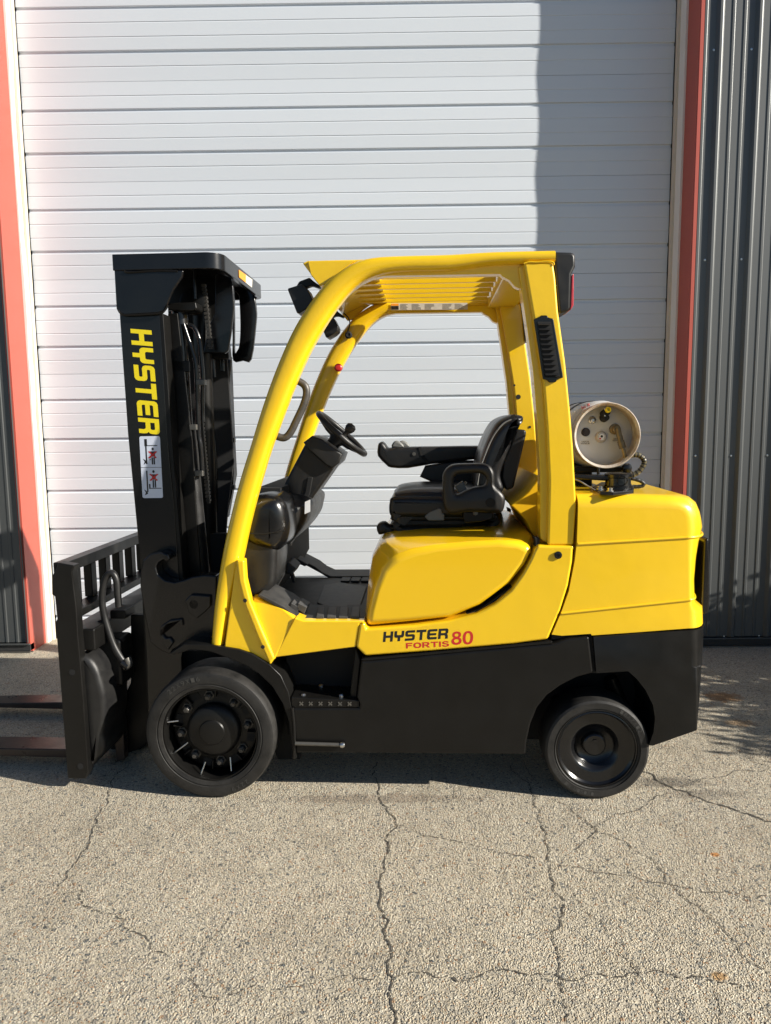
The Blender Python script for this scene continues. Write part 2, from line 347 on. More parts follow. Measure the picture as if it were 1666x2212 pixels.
BOLD = {
 'F': (.92, [[(0, 0), (.26, 0), (.26, .40), (.82, .40), (.82, .60), (.26, .60), (.26, .79), (.92, .79), (.92, 1), (0, 1)]]),
 'O': (1.12, [ell(.56, .5, .56, .52, 28), ell(.56, .5, .29, .30, 24)]),
 'R': (1.08, [[(0, 0), (.26, 0), (.26, .38), (.46, .38), (.76, 0), (1.08, 0), (.76, .40), (.92, .47), (1.0, .58), (1.01, .74), (.95, .90), (.82, .98), (.68, 1), (0, 1)], [(.26, .57), (.26, .80), (.64, .80), (.73, .75), (.74, .64), (.66, .57)]]),
 'T': (1.0, [[(.37, 0), (.63, 0), (.63, .79), (1, .79), (1, 1), (0, 1), (0, .79), (.37, .79)]]),
 'I': (.26, [[(0, 0), (.26, 0), (.26, 1), (0, 1)]]),
 'S': (1.0, [[(0, .30), (.10, .08), (.30, -.02), (.66, -.02), (.92, .08), (1, .28), (.93, .48), (.74, .57), (.36, .65), (.29, .71), (.34, .79), (.50, .82), (.64, .80), (.71, .71), (.96, .73), (.87, .93), (.62, 1.02), (.34, 1.01), (.11, .91), (.04, .70), (.12, .54), (.32, .45), (.66, .38), (.74, .30), (.68, .21), (.50, .18), (.34, .21), (.26, .32)]]),
 '8': (1.0, [[(.5, 1.0), (.74, .96), (.90, .86), (.93, .72), (.88, .60), (.76, .53), (.92, .45), (1.0, .30), (.95, .13), (.78, .03), (.5, -.01), (.22, .03), (.05, .13), (0, .30), (.08, .45), (.24, .53), (.12, .60), (.07, .72), (.10, .86), (.26, .96)], ell(.5, .725, .19, .115, 16), ell(.5, .285, .235, .135, 16)]),
 '0': (1.0, [ell(.5, .495, .5, .505, 28), ell(.5, .495, .235, .35, 24)])}
def boldtext(name, s, bl, br, tl, m, parent, gap=.14):
    bl, br, tl = Vector(bl), Vector(br), Vector(tl); tot = sum(BOLD[c][0] for c in s)+gap*(len(s)-1); vs_ = []; fs = []; x = 0
    for c in s:
        wd2, lp = BOLD[c]; off = len(vs_)
        for l_ in lp:
            for a, b in l_: vs_.append(bl + (br-bl)*((x+a)/tot) + (tl-bl)*b)
        for t in tessellate_polygon([[Vector((a, b, 0)) for a, b in l_] for l_ in lp]): fs.append([off+k for k in t])
        x += wd2+gap
    return mk(name, vs_, fs, m, parent, 0, 2, False)
def text(name, s, bl, br, tl, m, parent, bold=.0, shear=0):
    cu = bpy.data.curves.new('t', 'FONT'); cu.body = s; cu.offset = bold; cu.shear = shear; cu.resolution_u = 4
    ob = bpy.data.objects.new('t', cu); COL.objects.link(ob); bpy.context.view_layer.update()
    me = bpy.data.meshes.new_from_object(ob.evaluated_get(bpy.context.evaluated_depsgraph_get()))
    bpy.data.objects.remove(ob); bpy.data.curves.remove(cu); me.name = name
    xs = [v.co.x for v in me.vertices]; ys = [v.co.y for v in me.vertices]; x0, x1, y0, y1 = min(xs), max(xs), min(ys), max(ys)
    bl, br, tl = Vector(bl), Vector(br), Vector(tl)
    for v in me.vertices: v.co = bl + (br-bl)*((v.co.x-x0)/(x1-x0)) + (tl-bl)*((v.co.y-y0)/(y1-y0))
    me.materials.clear()
    return link(name, me, m, parent)
def quads(name, rects, fn, m, parent):
    vs_ = []; fs = []
    for q in rects:
        o_ = len(vs_); vs_ += [fn(*p) for p in q]; fs.append(list(range(o_, o_+len(q))))
    return mk(name, vs_, fs, m, parent, 0, 2, False)

# ================================================================== THE SETTING
S_ = 120
pave = mk('pavement', [(-S_, -S_, 0), (S_, -S_, 0), (S_, S_, 0), (-S_, S_, 0)], [(0, 1, 2, 3)], GRD, None, smooth=False)
tag(pave, kind='structure')
added_road = mk('added_road', [(-S_, -S_, .004), (S_, -S_, .004), (S_, -2.2, .004), (-S_, -2.2, .004)], [(0, 1, 2, 3)], mat('added_asphalt', (.05, .05, .052), .85, bump=.6, bscale=120, var=.5, vscale=.8), None, smooth=False)  # unseen dark sheet added behind the camera to cut warm ground bounce
tag(added_road, kind='structure')
rc = random.Random(3)
gL0 = lambda *p: [(.5*a, 1626.9+.5*b) for a, b in p]; gR0 = lambda *p: [(833+.5*a, 1626.9+.5*b) for a, b in p]
def crack(px, wid, skip=.0):
    pts = [onground(*p, .0025) for p in px]
    for it in range(4):
        q = []
        for a, b in zip(pts, pts[1:]):
            d = b-a; nn = Vector((-d.y, d.x, 0)); q += [a, (a+b)/2 + nn*rc.uniform(-.17, .17)]
        pts = q+[pts[-1]]
    vs_ = []; fs = []; N = len(pts); on = True
    for i, p in enumerate(pts):
        t = (pts[min(i+1, N-1)]-pts[max(i-1, 0)]).normalized(); nn = Vector((-t.y, t.x, 0))
        e = min(1, i/6, (N-1-i)/6)+.08
        a, b = wid*e*rc.uniform(.15, 1.0), wid*e*rc.uniform(.15, 1.0); vs_ += [p+nn*a*.8, p-nn*b*.8]
    for i in range(N-1):
        if rc.random() < skip: continue
        fs.append((2*i, 2*i+1, 2*i+3, 2*i+2))
    mk('crack', vs_, fs, CRK, pave, 0, 2, False)
for px, wd_, sk in (
    (gL0((575, 20), (485, 150), (440, 240), (400, 330), (365, 420), (320, 480), (290, 540), (245, 600)), .0034, .1),
    (gL0((245, 600), (120, 650), (0, 690), (-60, 700)), .003, .3),
    (gL0((245, 605), (355, 590), (400, 670), (445, 695), (560, 770), (630, 790), (745, 890)), .0032, .15),
    (gL0((1020, 685), (940, 775), (895, 815), (870, 890), (825, 945), (830, 980), (885, 1050), (945, 1055), (935, 1190)), .0026, .25),
    (gL0((945, 1050), (1060, 1010), (1140, 1015), (1450, 970), (1690, 960)), .0026, .4),
    (gL0((825, 975), (740, 1040), (720, 1100)), .002, .4),
    (gP((812, 1632), (815, 1690), (825, 1735), (840, 1755), (854, 1790), (840, 1840), (834, 1880), (820, 1915), (823, 1940), (838, 1985), (842, 2040), (848, 2060), (838, 2100), (845, 2140), (850, 2180), (852, 2225)), .0046, .08),
    (gR0((550, 40), (620, 130), (655, 190), (670, 260), (690, 380), (700, 440), (715, 520), (740, 610), (770, 690), (720, 770), (735, 830), (755, 880), (750, 960), (770, 1040), (790, 1190)), .0040, .08),
    (gR0((-20, 300), (130, 335), (270, 370), (420, 410), (560, 440), (690, 460), (820, 490), (1000, 525), (1110, 545), (1220, 565), (1290, 580), (1450, 600), (1690, 612)), .0032, .25),
    (gR0((1090, 70), (1160, 95), (1240, 150), (1350, 190), (1500, 240), (1600, 275), (1700, 305)), .0075, .04),
    (gR0((1240, 150), (1140, 205), (1000, 260), (930, 300), (910, 340), (860, 380), (825, 430)), .0036, .2),
    (gR0((710, 190), (800, 240), (870, 290), (920, 345), (1050, 390), (1170, 470), (1220, 560), (1310, 640), (1400, 710), (1500, 810), (1550, 880), (1690, 975)), .0034, .15),
    (gR0((230, 720), (300, 760), (400, 810), (470, 860)), .0022, .3),
    (gR0((790, 560), (830, 620), (890, 700), (950, 740), (1000, 850), (1100, 950), (1170, 1040), (1250, 1190)), .0026, .3),
    (gR0((20, 960), (200, 960), (330, 990), (400, 965), (560, 940), (750, 965), (850, 975), (1000, 965), (1100, 950), (1300, 975), (1450, 990), (1690, 1040)), .0038, .3),
    (gR0((1240, 150), (1350, 115), (1480, 95), (1680, 70)), .003, .25), (gR0((1660, 60), (1600, 40), (1520, 0), (1440, -60)), .0028, .25),
    (gR0((1410, 1010), (1450, 1090), (1445, 1190)), .0026, .2), (gR0((340, 140), (290, 200), (265, 225)), .0022, .2),
    (gR0((755, 465), (735, 500), (718, 515)), .003, .1), (gP((1130, 1640), (1165, 1690), (1150, 1735)), .0022, .2)):
    crack(px, wd_, sk)
# ---- the building: charcoal ribbed sheets, red reveal round a recessed opening
YW, YD = 5.18, 5.52
XL, XR, ZTOP, ZOP = -2.645, 2.064, 6.7, 5.75
bld = empty('metal_building', (0, YW, 0)); tag(bld, 'dark charcoal ribbed metal building with red trim around its doorway', 'building')
def bchild(name, vs_, fs, m, par=bld, bev=0, smooth=True, ang=30):
    vs_ = [(x, y-YW, z) for x, y, z in vs_]
    return mk(name, vs_, fs, m, par, bev, 2, smooth, ang)
def bbox(name, x0, x1, y0, y1, z0, z1, m, par=bld, bev=.002):
    return box(name, (x0, y0-YW, z0), (x1, y1-YW, z1), m, par, bev)
PER = .2566
# one period from rib to rib, u grows to the right: (offset, outward height)
RIB = [(0, 0), (.016, .019), (.020, .021), (.036, .021), (.040, .019), (.055, 0), (.1035, 0), (.1075, .0042), (.121, .0042), (.127, 0), (.179, 0), (.183, .0042), (.197, .0042), (.203, 0)]
def sheet(x0, x1, z0, z1, phase):
    prof = []; k = math.floor((x0-phase)/PER)
    x = phase + k*PER
    while x < x1+PER:
        prof += [(x+a, b) for a, b in RIB]; x += PER
    prof = [p for p in prof if x0 < p[0] < x1]; prof = [(x0, 0)] + prof + [(x1, 0)]
    N = len(prof); vs_ = [(a, YW-b, z0) for a, b in prof] + [(a, YW-b, z1) for a, b in prof]
    bchild('wall_sheet', vs_, [(i, i+1, N+i+1, N+i) for i in range(N-1)], CHAR, ang=25)
ribx = onwall(*grid(2600, 1500, 472, 1660)((645, 1100))[0], YW).x      # left foot of the first rib right of the door
for k in range(9): sheet(ribx-PER*.42+ (k-0)*PER*3 if k else XR+.012, ribx-PER*.42+(k+1)*PER*3, .075, ZTOP, ribx)
for k in range(7): sheet(XL-.012-(k+1)*PER*3, XL-.012-k*PER*3, .075, ZTOP, XL-.03)
sheet(XL-.012, XR+.012, ZOP, ZTOP, ribx)
bbox('side_wall', XR+7, XR+7.05, YW, YW+9, 0, ZTOP, CHAR); bbox('side_wall', XL-5.6, XL-5.55, YW, YW+9, 0, ZTOP, CHAR)
bbox('back_wall', XL-5.6, XR+7.05, YW+9, YW+9.05, 0, ZTOP, CHAR); bbox('roof', XL-5.7, XR+7.15, YW-.05, YW+9.1, ZTOP, ZTOP+.12, ROOFM)
bbox('inner_wall', XR+.02, XR+7, YW+.06, YW+.12, .0, ZTOP, CHARD); bbox('inner_wall', XL-5.5, XL-.02, YW+.06, YW+.12, 0, ZTOP, CHARD)
# base angle under the sheets
for a, b in ((XR+.0, XR+7), (XL-5.5, XL-.0)):
    bbox('base_angle', a, b, YW-.012, YW+.05, .012, .062, CHARD); bbox('base_flange', a, b, YW-.030, YW-.012, .062, .070, CHAR, bev=0)
    bbox('base_lip', a, b, YW-.026, YW+.02, 0, .010, GM, bev=0)
# red reveal: corner flange on the wall face and the return towards the door
for X, s in ((XR, 1), (XL, -1)):
    a, b = sorted((X, X+s*.006))
    dp = .195 if s > 0 else .235; bbox('red_return', a, b, YW-.004, YW+dp, .0, ZOP, REDT)
    a, b = sorted((X+s*.0065, X+s*.03)); bbox('red_flange', a, b, YW-.006, YW-.0035, .0, ZOP, REDT, bev=0)
    # wavy white trim strip and the beige stop behind it
    vs_ = []; fs = []; rw = random.Random(5 if s > 0 else 11); nz = 40; w_ = 0
    for i in range(nz+1):
        z = ZOP*i/nz; w_ = (.6*w_ + rw.uniform(-.006, .006)) if s < 0 else .001*rw.random()
        x_in = X-s*(.014+w_*.7)
        vs_ += [(X+s*.004, YW+dp+.0005, z), (x_in, YW+dp+.0005, z), (x_in, YW+.292+w_*.5, z), (X+s*.004, YW+.292, z)]
    for i in range(nz):
        for k in range(4): fs.append((4*i+k, 4*i+(k+1) % 4, 4*i+4+(k+1) % 4, 4*i+4+k))
    bchild('white_trim', vs_, fs, TRIMW)
    a, b = sorted((X+s*.004, X-s*.030)); bbox('door_stop', a, b, YW+.2925, YW+.332, 0, ZOP, TRIMB)
bbox('head_trim', XL+.0062, XR-.0062, YW-.004, YW+.33, ZOP-.006, ZOP-.001, REDT)
# seams in the red trim
for px, wy in ((gP((1490, 566)), .06), (gP((20, 380)), .06)):
    pass
scr = [(1310, 310), (1543, 305), (1255, 1610), (1481, 1605)]; scr = [grid(2000, 0, 1072, 1666)(p)[0] for p in scr]
scr += [grid(2600, 1500, 472, 1660)(p)[0] for p in ((598, 1110), (1097, 1110), (1606, 1105))] + [grid(2772, 2400, 300, 1659)(p)[0] for p in ((620, 748), (1390, 740))]
for p in scr:
    q = onwall(*p, YW); lathe('screw', (q.x, -.0005, q.z), (0, -1, 0), [(.0075, 0), (.0075, .002), (.0045, .0025), (.0042, .006), (0, .0065)], ST, bld, 12)
# ---- the overhead door: sections with pressed grooves
door = empty('overhead_door', (XL, YD, 0)); tag(door, 'wide white ribbed sectional overhead door, closed', 'overhead door')
SEC, GA = .6805*YD/5.5, .2907*YD/5.5
def panel(z0, z1, z_lo):
    h = SEC; b2 = (h-GA)/2; g1, g2 = b2, b2+GA; Z = []
    def minor(z): return [(z-.0048, 0), (z-.0012, .0026), (z+.0012, .0026), (z+.0045, 0)]
    def groove(z): return [(z-.0145, 0), (z-.010, .0115), (z+.009, .0115), (z+.0135, 0)]
    Z = [(.0008, .005), (.0012, .001)] + minor(b2*.5) + groove(g1) + minor(g1+GA*.335) + minor(g1+GA*.665) + groove(g2) + minor(g2+b2*.5) + [(h-.0012, .001), (h-.0008, .005)]
    Z = [(z0+a, d + .0065*math.cos(2*math.pi*a/h)*.5+.00325) for a, d in Z]
    Z = [q for q in Z if q[0] >= z_lo]
    if z_lo > z0: Z = [(z_lo, Z[0][1])] + Z
    nx = 2; xs = [.032, XR-XL-.032]; N = len(Z)
    vs_ = [(x, d, z) for x in xs for z, d in Z] + [(x, .045, z) for x in xs for z in (Z[0][0], Z[-1][0])]
    fs = [(i, i+1, N+i+1, N+i) for i in range(N-1)]
    k = 2*N; fs += [(k, k+1, k+3, k+2), (0, k, k+2, N), (N-1, 2*N-1, k+3, k+1)]
    return mk('panel', vs_, fs, DOOR, door, 0, 2, True, 20)
zj = CAMH + (.5*(4.263+3.872)-CAMH)*(YD/5.5)
k = math.ceil(zj/SEC); z = zj-k*SEC
while z < ZOP+.1: panel(z, z+SEC, max(.008, z)); z += SEC
box('bottom_seal', (.03, .006, .0), (XR-XL-.03, .04, .0078), CHARD, door, 0)

# ================================================================== THE FORKLIFT
fl = empty('forklift', ORG, -TH); tag(fl, 'yellow and black forklift with raised mast parked before the white door', 'forklift')

# ---- wheels
def v2(px, v): q = P(px, v); return Vector((q.x, v, q.z))
def spin(c, r, a, v): return Vector((c.x + r*math.cos(a), v, c.z + r*math.sin(a)))
fc = P(gC((1122, 1393))[0], -.05); fc.z = .2885; rcx = P(gH((632, 1790))[0], .005); rcx.z = .2265; FKS, RKS = .2885/.281, .2265/.2185
def sc(pr, k): return [(a*k, b) for a, b in pr]
AX = (0, 1, 0)
def front_wheel(v, s, near):
    c = Vector((fc.x, v, fc.z)); ax = (0, s, 0)
    rim = lathe('front_wheel', c, ax, sc([(.196, .030), (.199, .012), (.203, .012), (.203, .235), (.196, .235), (.188, .10), (.182, .095), (.112, .088), (.112, .105), (0, .105)], FKS), K_, fl, 64)
    lathe('tyre', c, ax, sc([(.2032, .020), (.207, .012), (.2075, .006), (.222, .002), (.224, .0045), (.228, .0045), (.230, .002), (.262, .0), (.273, .005), (.279, .016), (.281, .032), (.281, .20), (.278, .218), (.268, .228), (.2035, .228)], FKS), RB, rim, 96)
    hub = lathe('hub', c, ax, [(.120, .10), (.120, .062), (.113, .052), (.100, .044), (.058, .040), (.054, .0345), (.050, .033), (0, .033)], K_, rim, 64)
    if not near: return
    for k in range(8):
        a = R_(98+45*k); p = spin(c, .152, a, v+.094)
        lathe('lug_nut', p, (0, -1, 0), [(.024, 0), (.024, .008), (.0175, .009), (.0175, .026), (.012, .032), (.0085, .033), (.0085, .040), (0, .040)], NUT, rim, 6, 20)
        b = a + R_(22.5)                                      # cooling slots between the nuts
        q0, q1 = b-R_(8), b+R_(8); rr = []
        for r_, aa in ((.150, q0), (.182, q0+R_(2)), (.182, q1-R_(2)), (.150, q1)): rr.append((c.x+r_*math.cos(aa), c.z+r_*math.sin(aa)))
        prism_uw('vent_slot', rr, v+.0905, v+.094, DK, rim, .0)
        rr2 = []
        for r_, aa in ((.148, q1+R_(1.2)), (.186, q1+R_(1.2)), (.186, q1+R_(3.4)), (.148, q1+R_(3.4))): rr2.append((c.x+r_*math.cos(aa), c.z+r_*math.sin(aa)))
        prism_uw('rim_rib', rr2, v+.070, v+.093, K_, rim, .002)
    for a_, b_ in (((838, 1328), (918, 1318)), ((862, 1552), (982, 1462)), ((1066, 1675), (1098, 1590)), ((1270, 1650), (1262, 1560))):
        pa, pb = P(gC(a_)[0], v+.045), P(gC(b_)[0], v+.06); tube('rim_rod', [pa, pb], .0036, ST, rim, 8)
    lbl = [('SOLID 22X9X16', 128), ('FRONT LIFT', -40)]
    # raised sidewall lettering
    for s_, a0 in (('22X9X16', 130), ('22X9', -52)):
        for i, ch in enumerate(s_):
            a = R_(a0 - i*5.2); t = Vector((math.sin(a), 0, -math.cos(a))); n_ = Vector((math.cos(a), 0, math.sin(a)))
            base = c + n_*.2505 + Vector((0, -.0012, 0)); text('sidewall_letter', ch, base - t*.008, base + t*.008, base - t*.008 + n_*.020, RBL, rim)
front_wheel(-.05, 1, True); front_wheel(WID+.05, -1, False)
def rear_wheel(v, s, near):
    c = Vector((rcx.x, v, rcx.z)); ax = (0, s, 0)
    rim = lathe('rear_wheel', c, ax, sc([(.1660, .016), (.1655, .008), (.160, .006), (.158, .016), (.150, .024), (.112, .030), (.104, .032), (.096, .038), (.086, .060), (.070, .073), (.052, .076), (.048, .070), (.047, .052), (.042, .048), (0, .046)], RKS), KG, fl, 72)
    ty = lathe('tyre', c, ax, sc([(.1665, .014), (.168, .006), (.1715, .003), (.173, .006), (.177, .006), (.179, .001), (.203, .0), (.212, .006), (.2165, .018), (.2185, .034), (.2185, .150), (.215, .168), (.205, .176), (.166, .176)], RKS), RB, rim, 96)
    if not near: return
    for a in (97, 78): q = spin(c, .022, R_(a), v+.0455); lathe('grease_cap', q, (0, -1, 0), [(.006, 0), (.006, .003), (0, .004)], KG, rim, 10)
    for s_, a0 in (('18X7X12', 60), ('MADE IN U.S.A.', -112)):
        for i, ch in enumerate(s_):
            if ch == ' ': continue
            a = R_(a0 - i*5.6) if a0 > 0 else R_(a0 - 40 + i*4.4)
            sg = 1 if a0 > 0 else -1
            t = Vector((math.sin(a), 0, -math.cos(a)))*sg; n_ = Vector((math.cos(a), 0, math.sin(a)))*sg
            base = c + Vector((math.cos(a), 0, math.sin(a)))*(.191 if sg > 0 else .2075) + Vector((0, -.0005, 0)); text('sidewall_letter', ch, base - t*.0065, base + t*.0065, base - t*.0065 + n_*.016, RBL, rim)
rear_wheel(.005, 1, True); rear_wheel(WID-.005, -1, False)

# ---- frame, skirt, step
ch = box('chassis', (fc.x+.30, .16, .20), (rcx.x-.33, WID-.16, .72), DK, fl, .01)
box('front_axle', (fc.x-.12, .24, .16), (fc.x+.12, WID-.24, .42), K_, fl, .02)
for v in (.30, WID-.34):
    box('frame_blocker', (rcx.x-.36, v, .14), (rcx.x+.24, v+.04, .66), DK, fl, .004)  # added dark plates that block view and sunlight behind the rear tyre
box('belly_plate', (fc.x+.2, .30, .19), (rcx.x-.25, WID-.30, .205), DK, fl, .0)
box('rear_axle', (rcx.x-.15, .22, .07), (rcx.x+.15, WID-.22, .36), K_, fl, .02)  # axle box oversized to stop sunlight passing under the truck
skirt_px = gG((609, 600), (628, 603), (900, 578), (1200, 550), (1450, 527), (1666, 507)) + gH((440, 1073), (578, 1060), (606, 1302), (500, 1330), (390, 1385), (300, 1450), (235, 1530), (190, 1640), (166, 1750), (158, 1843)) + gG((1000, 1114), (600, 1111), (245, 1110), (240, 1000), (229, 862), (596, 862), (600, 840), (585, 800))
sk = prism('skirt', skirt_px, -.005, .10, K_, fl, .010, 3, mirror=True)
skb = prism('skirt_lip', gG((609, 592), (625, 586), (900, 562), (1200, 535), (1666, 491), (1666, 505), (1200, 548), (900, 576), (628, 601), (610, 598)), -.002, .06, K_, fl, .004)
# step pocket
pk = prism('step_pocket', gG((130, 570), (577, 522), (603, 640), (600, 862), (235, 862), (200, 700)), .235, .26, K_, fl, .003, vt=.2)
prism('pocket_side', gG((577, 527), (611, 598), (590, 800), (604, 845), (560, 845), (545, 790)), .03, .236, K_, fl, .01, 3, vt=.03)
st = prism('step_tread', gG((222, 800), (598, 820), (600, 858), (232, 862), (222, 840)), .0, .235, K_, fl, .004)
wst = P(gG((400, 812))[0], 0).z
for i, (a, b) in enumerate(((278, 838), (330, 838), (384, 838), (438, 838), (492, 839), (545, 839))):
    q = P(gG((a, b))[0], -.003)
    for t_ in (45, -45):
        cs, sn = math.cos(R_(t_)), math.sin(R_(t_)); L_, W_ = .0105, .0026
        prism_uw('tread_hole', [(q.x+cs*x-sn*y, q.z+sn*x+cs*y) for x, y in ((-L_, -W_), (L_, -W_), (L_, W_), (-L_, W_))], -.0035 if t_ > 0 else -.0028, .002, GM, st, 0)
for a, b in ((290, 806), (388, 772), (500, 806)):
    q = P(gG((a, b))[0], .03 if b > 800 else .15); lathe('step_bolt', (q.x, q.y, wst-.004), (0, 0, 1), [(.012, 0), (.012, .012), (.007, .017), (0, .018)], ST, st, 8)
for i in range(6):
    for j in range(3):
        q = P(gG((270+i*55, 805))[0], .04+.055*j); lathe('tread_stud', (q.x, q.y, wst-.004), (0, 0, 1), [(.009, 0), (.009, .006), (.006, .0065), (.006, .002), (0, .002)], K_, st, 8)
# front fender
fend = gP((366, 1412), (399, 1391), (440, 1392), (477, 1397), (515, 1403), (545, 1413), (581, 1434), (607, 1459), (624, 1496), (633, 1545), (637, 1590), (641, 1640), (632, 1640), (629, 1600), (624, 1560), (611, 1521), (588, 1483), (560, 1456), (535, 1440), (508, 1428), (490, 1421), (455, 1408), (415, 1403), (375, 1415))
prism('fender', fend, .0, .27, K_, fl, .004, 2, mirror=True, ang=40)
prism('wheel_well', gP((372, 1405), (540, 1405), (640, 1480), (648, 1640), (600, 1640), (560, 1520), (372, 1480)), .26, .30, DK, fl, .0)
q0, q1 = P((638, 1606), -.02), P((739, 1609), -.02)
jb = tube('jacking_bar', [q0, q1], .0085, GM, fl, 8); tube('bar_post', [P(gG((228, 860))[0], -.008), P(gG((238, 960))[0], -.008), P(gG((240, 1060))[0], -.012), P(gG((236, 1140))[0], -.006)], .0075, K_, jb, 8)
lathe('bar_end', q1, (1, 0, .05), [(.012, -.006), (.013, .004), (.009, .012), (0, .013)], ST, jb, 12)

# ---- yellow body side
body_px = gG((600, 396), (628, 386), (641, 424), (900, 405), (1100, 378), (1250, 338), (1350, 284), (1440, 208), (1505, 116)) + gH((190, 548), (216, 486), (238, 452), (300, 456), (474, 458), (468, 560), (440, 720), (390, 880), (305, 1080)) + gG((1450, 508), (1000, 547), (632, 575), (580, 524))
bd = prism('side_panel', body_px, 0, .16, Y_, fl, .012, 3, mirror=True)
prism('side_panel_back', gG((597, 400), (700, 300), (1560, 60)) + gH((330, 470), (330, 1000)) + gG((1400, 520), (640, 560)), .12, .2, DK, fl, 0, vt=0)
q = P(gH((372, 518))[0], -.002); lathe('panel_bolt', (q.x, -.001, q.z), (0, -1, 0), [(.016, 0), (.016, .006), (.011, .008), (.006, .008), (.006, .004), (0, .004)], KG, bd, 16)
# faceted floor side and cowl skirt
prism('floor_side', gG((243, 362), (290, 380), (628, 381), (600, 396), (578, 524), (480, 536), (130, 582)), .006, .10, Y_, fl, .005, 3, vt=.006)
I_ = gG((128, 600), (4, 344), (2, 250), (30, 250), (178, 314), (243, 364))
fs_ = [P(I_[0], .0), P(I_[1], .03), P(I_[2], .07), P(I_[3], .07), P(I_[4], .05), P(I_[5], .012)]
bk = [Vector((p.x, .16, p.z)) for p in fs_]
mk('cowl_side', fs_+bk, [(0, 1, 2, 3, 4, 5), (0, 6, 7, 1), (1, 7, 8, 2), (2, 8, 9, 3), (3, 9, 10, 4), (4, 10, 11, 5), (5, 11, 6, 0), (6, 11, 10, 9, 8, 7)], Y_, fl, .008, 3)
kick = gC((1290, 330), (1300, 250), (1352, 250), (1360, 380), (1395, 530), (1470, 720), (1557, 905), (1523, 952), (1440, 905), (1330, 858), (1222, 832), (1240, 700))
kp = prism('kick_panel', kick, .015, .07, Y_, fl, .006, 2)
prism('kick_bead', gC((1300, 252), (1355, 252), (1364, 390), (1400, 535), (1475, 718), (1558, 905), (1524, 952), (1440, 760), (1360, 560), (1316, 390)), -.004, .03, Y_, kp, .010, 3)
for a, b in ((1360, 520), (1478, 828)): q = P(gC((a, b))[0], -.006); lathe('kick_bolt', q, (0, -1, 0), [(.009, 0), (.008, .003), (0, .003)], DK, kp, 12)

# ---- overhead guard
apx_o = gC((1145, 812), (1165, 640), (1205, 330), (1230, 130)) + gE((0, 838), (20, 740), (60, 560), (100, 402), (170, 195), (245, 0)) + gD((60, 560), (120, 440), (185, 335), (250, 252), (320, 185), (400, 130), (480, 100), (570, 87), (700, 82), (900, 76), (1200, 66), (1536, 58))
apx_i = gD((1536, 128), (1200, 138), (900, 146), (700, 152), (600, 158), (520, 172), (450, 200), (385, 245), (325, 305), (265, 385), (215, 470), (150, 610)) + gE((357, 0), (300, 175), (245, 320), (200, 420), (150, 590), (118, 760), (97, 930)) + gC((1345, 130), (1322, 260), (1270, 560), (1222, 826))
gQ = grid(800, 960, 1112, 952)
ro_ = gQ((40, 1380), (52, 1233), (75, 1080), (100, 960), (135, 820), (175, 690), (215, 560), (262, 430), (315, 310), (370, 218), (425, 148), (480, 102), (535, 72), (600, 58), (700, 53), (850, 49)) + gD((1200, 66), (1536, 58))
ri_ = gQ((80, 1380), (106, 1233), (142, 1092), (167, 975), (199, 850), (238, 720), (282, 600), (325, 490), (372, 385), (420, 300), (468, 228), (516, 172), (566, 136), (625, 116), (700, 108), (850, 104)) + gD((1200, 136), (1536, 128))
def resample(pts, n):
    pts = catmull(pts, 8, False); L = [0]
    for p, q in zip(pts, pts[1:]): L.append(L[-1]+(q-p).length)
    out = []; j = 0
    for i in range(n):
        t = L[-1]*i/(n-1)
        while j < len(L)-2 and L[j+1] < t: j += 1
        out.append(pts[j]+(pts[j+1]-pts[j])*((t-L[j])/max(L[j+1]-L[j], 1e-9)))
    return out
ra_, rb_ = resample(UW(ro_, .06), 90), resample(UW(ri_, .06), 90)
def sweep_rail(v0, v1):
    rings = []; vm_, hv = (v0+v1)/2, (v1-v0)/2
    for p, q in zip(ra_, rb_):
        ring = []
        for k in range(28):
            t = 2*math.pi*k/28; c_, s_ = math.cos(t), math.sin(t)
            f_ = .5+.5*math.copysign(abs(c_)**(2/2.9), c_); g_ = math.copysign(abs(s_)**(2/2.9), s_)
            ring.append((q.x+(p.x-q.x)*f_, vm_+hv*g_, q.y+(p.y-q.y)*f_))
        rings.append(ring)
    return ringloft('guard_rail', rings, Y_, fl, ang=50)
rail = sweep_rail(.014, .125); sweep_rail(WID-.125, WID-.014)
# inner flange of the rail, set back
fl_o = gD((1370, 120), (900, 146), (700, 152), (600, 158), (520, 172), (450, 200), (385, 245), (325, 305), (265, 385), (215, 470), (150, 610))
fl_i = gD((168, 640), (200, 585), (255, 490), (300, 410), (355, 335), (412, 280), (470, 235), (530, 205), (600, 192), (700, 190), (1240, 181), (1252, 195), (1290, 215), (1320, 250), (1345, 262), (1375, 262))
prism('rail_flange', fl_o+fl_i, .058, .108, Y_, fl, .005, 2, mirror=True, ang=40)
cp = gF((275, 216), (300, 212), (448, 212), (462, 300), (478, 500), (520, 800), (548, 1080), (566, 1300), (577, 1500), (585, 1640), (568, 1876), (415, 1876), (424, 1500), (411, 1200), (388, 900), (335, 560))
post = prism('rear_post', cp, .015, .15, Y_, fl, .010, 3, mirror=True)
cf = gF((243, 240), (280, 222), (340, 560), (392, 900), (414, 1200), (427, 1500), (420, 1868), (372, 1840), (372, 1450), (355, 1150), (330, 850), (290, 560))
prism('post_flange', cf, .045, .13, Y_, fl, .006, 2, mirror=True)
tube('weld_bead', [P(p, .014) for p in gF((275, 221), (310, 212), (350, 214), (400, 209), (446, 213), (452, 230))], .0035, Y_, post, 6)
lf = prism('post_foot', gF((330, 1975), (400, 1960), (412, 1880), (568, 1880), (566, 1905), (420, 1905), (408, 1985), (350, 2000)), .002, .08, Y_, fl, .006)
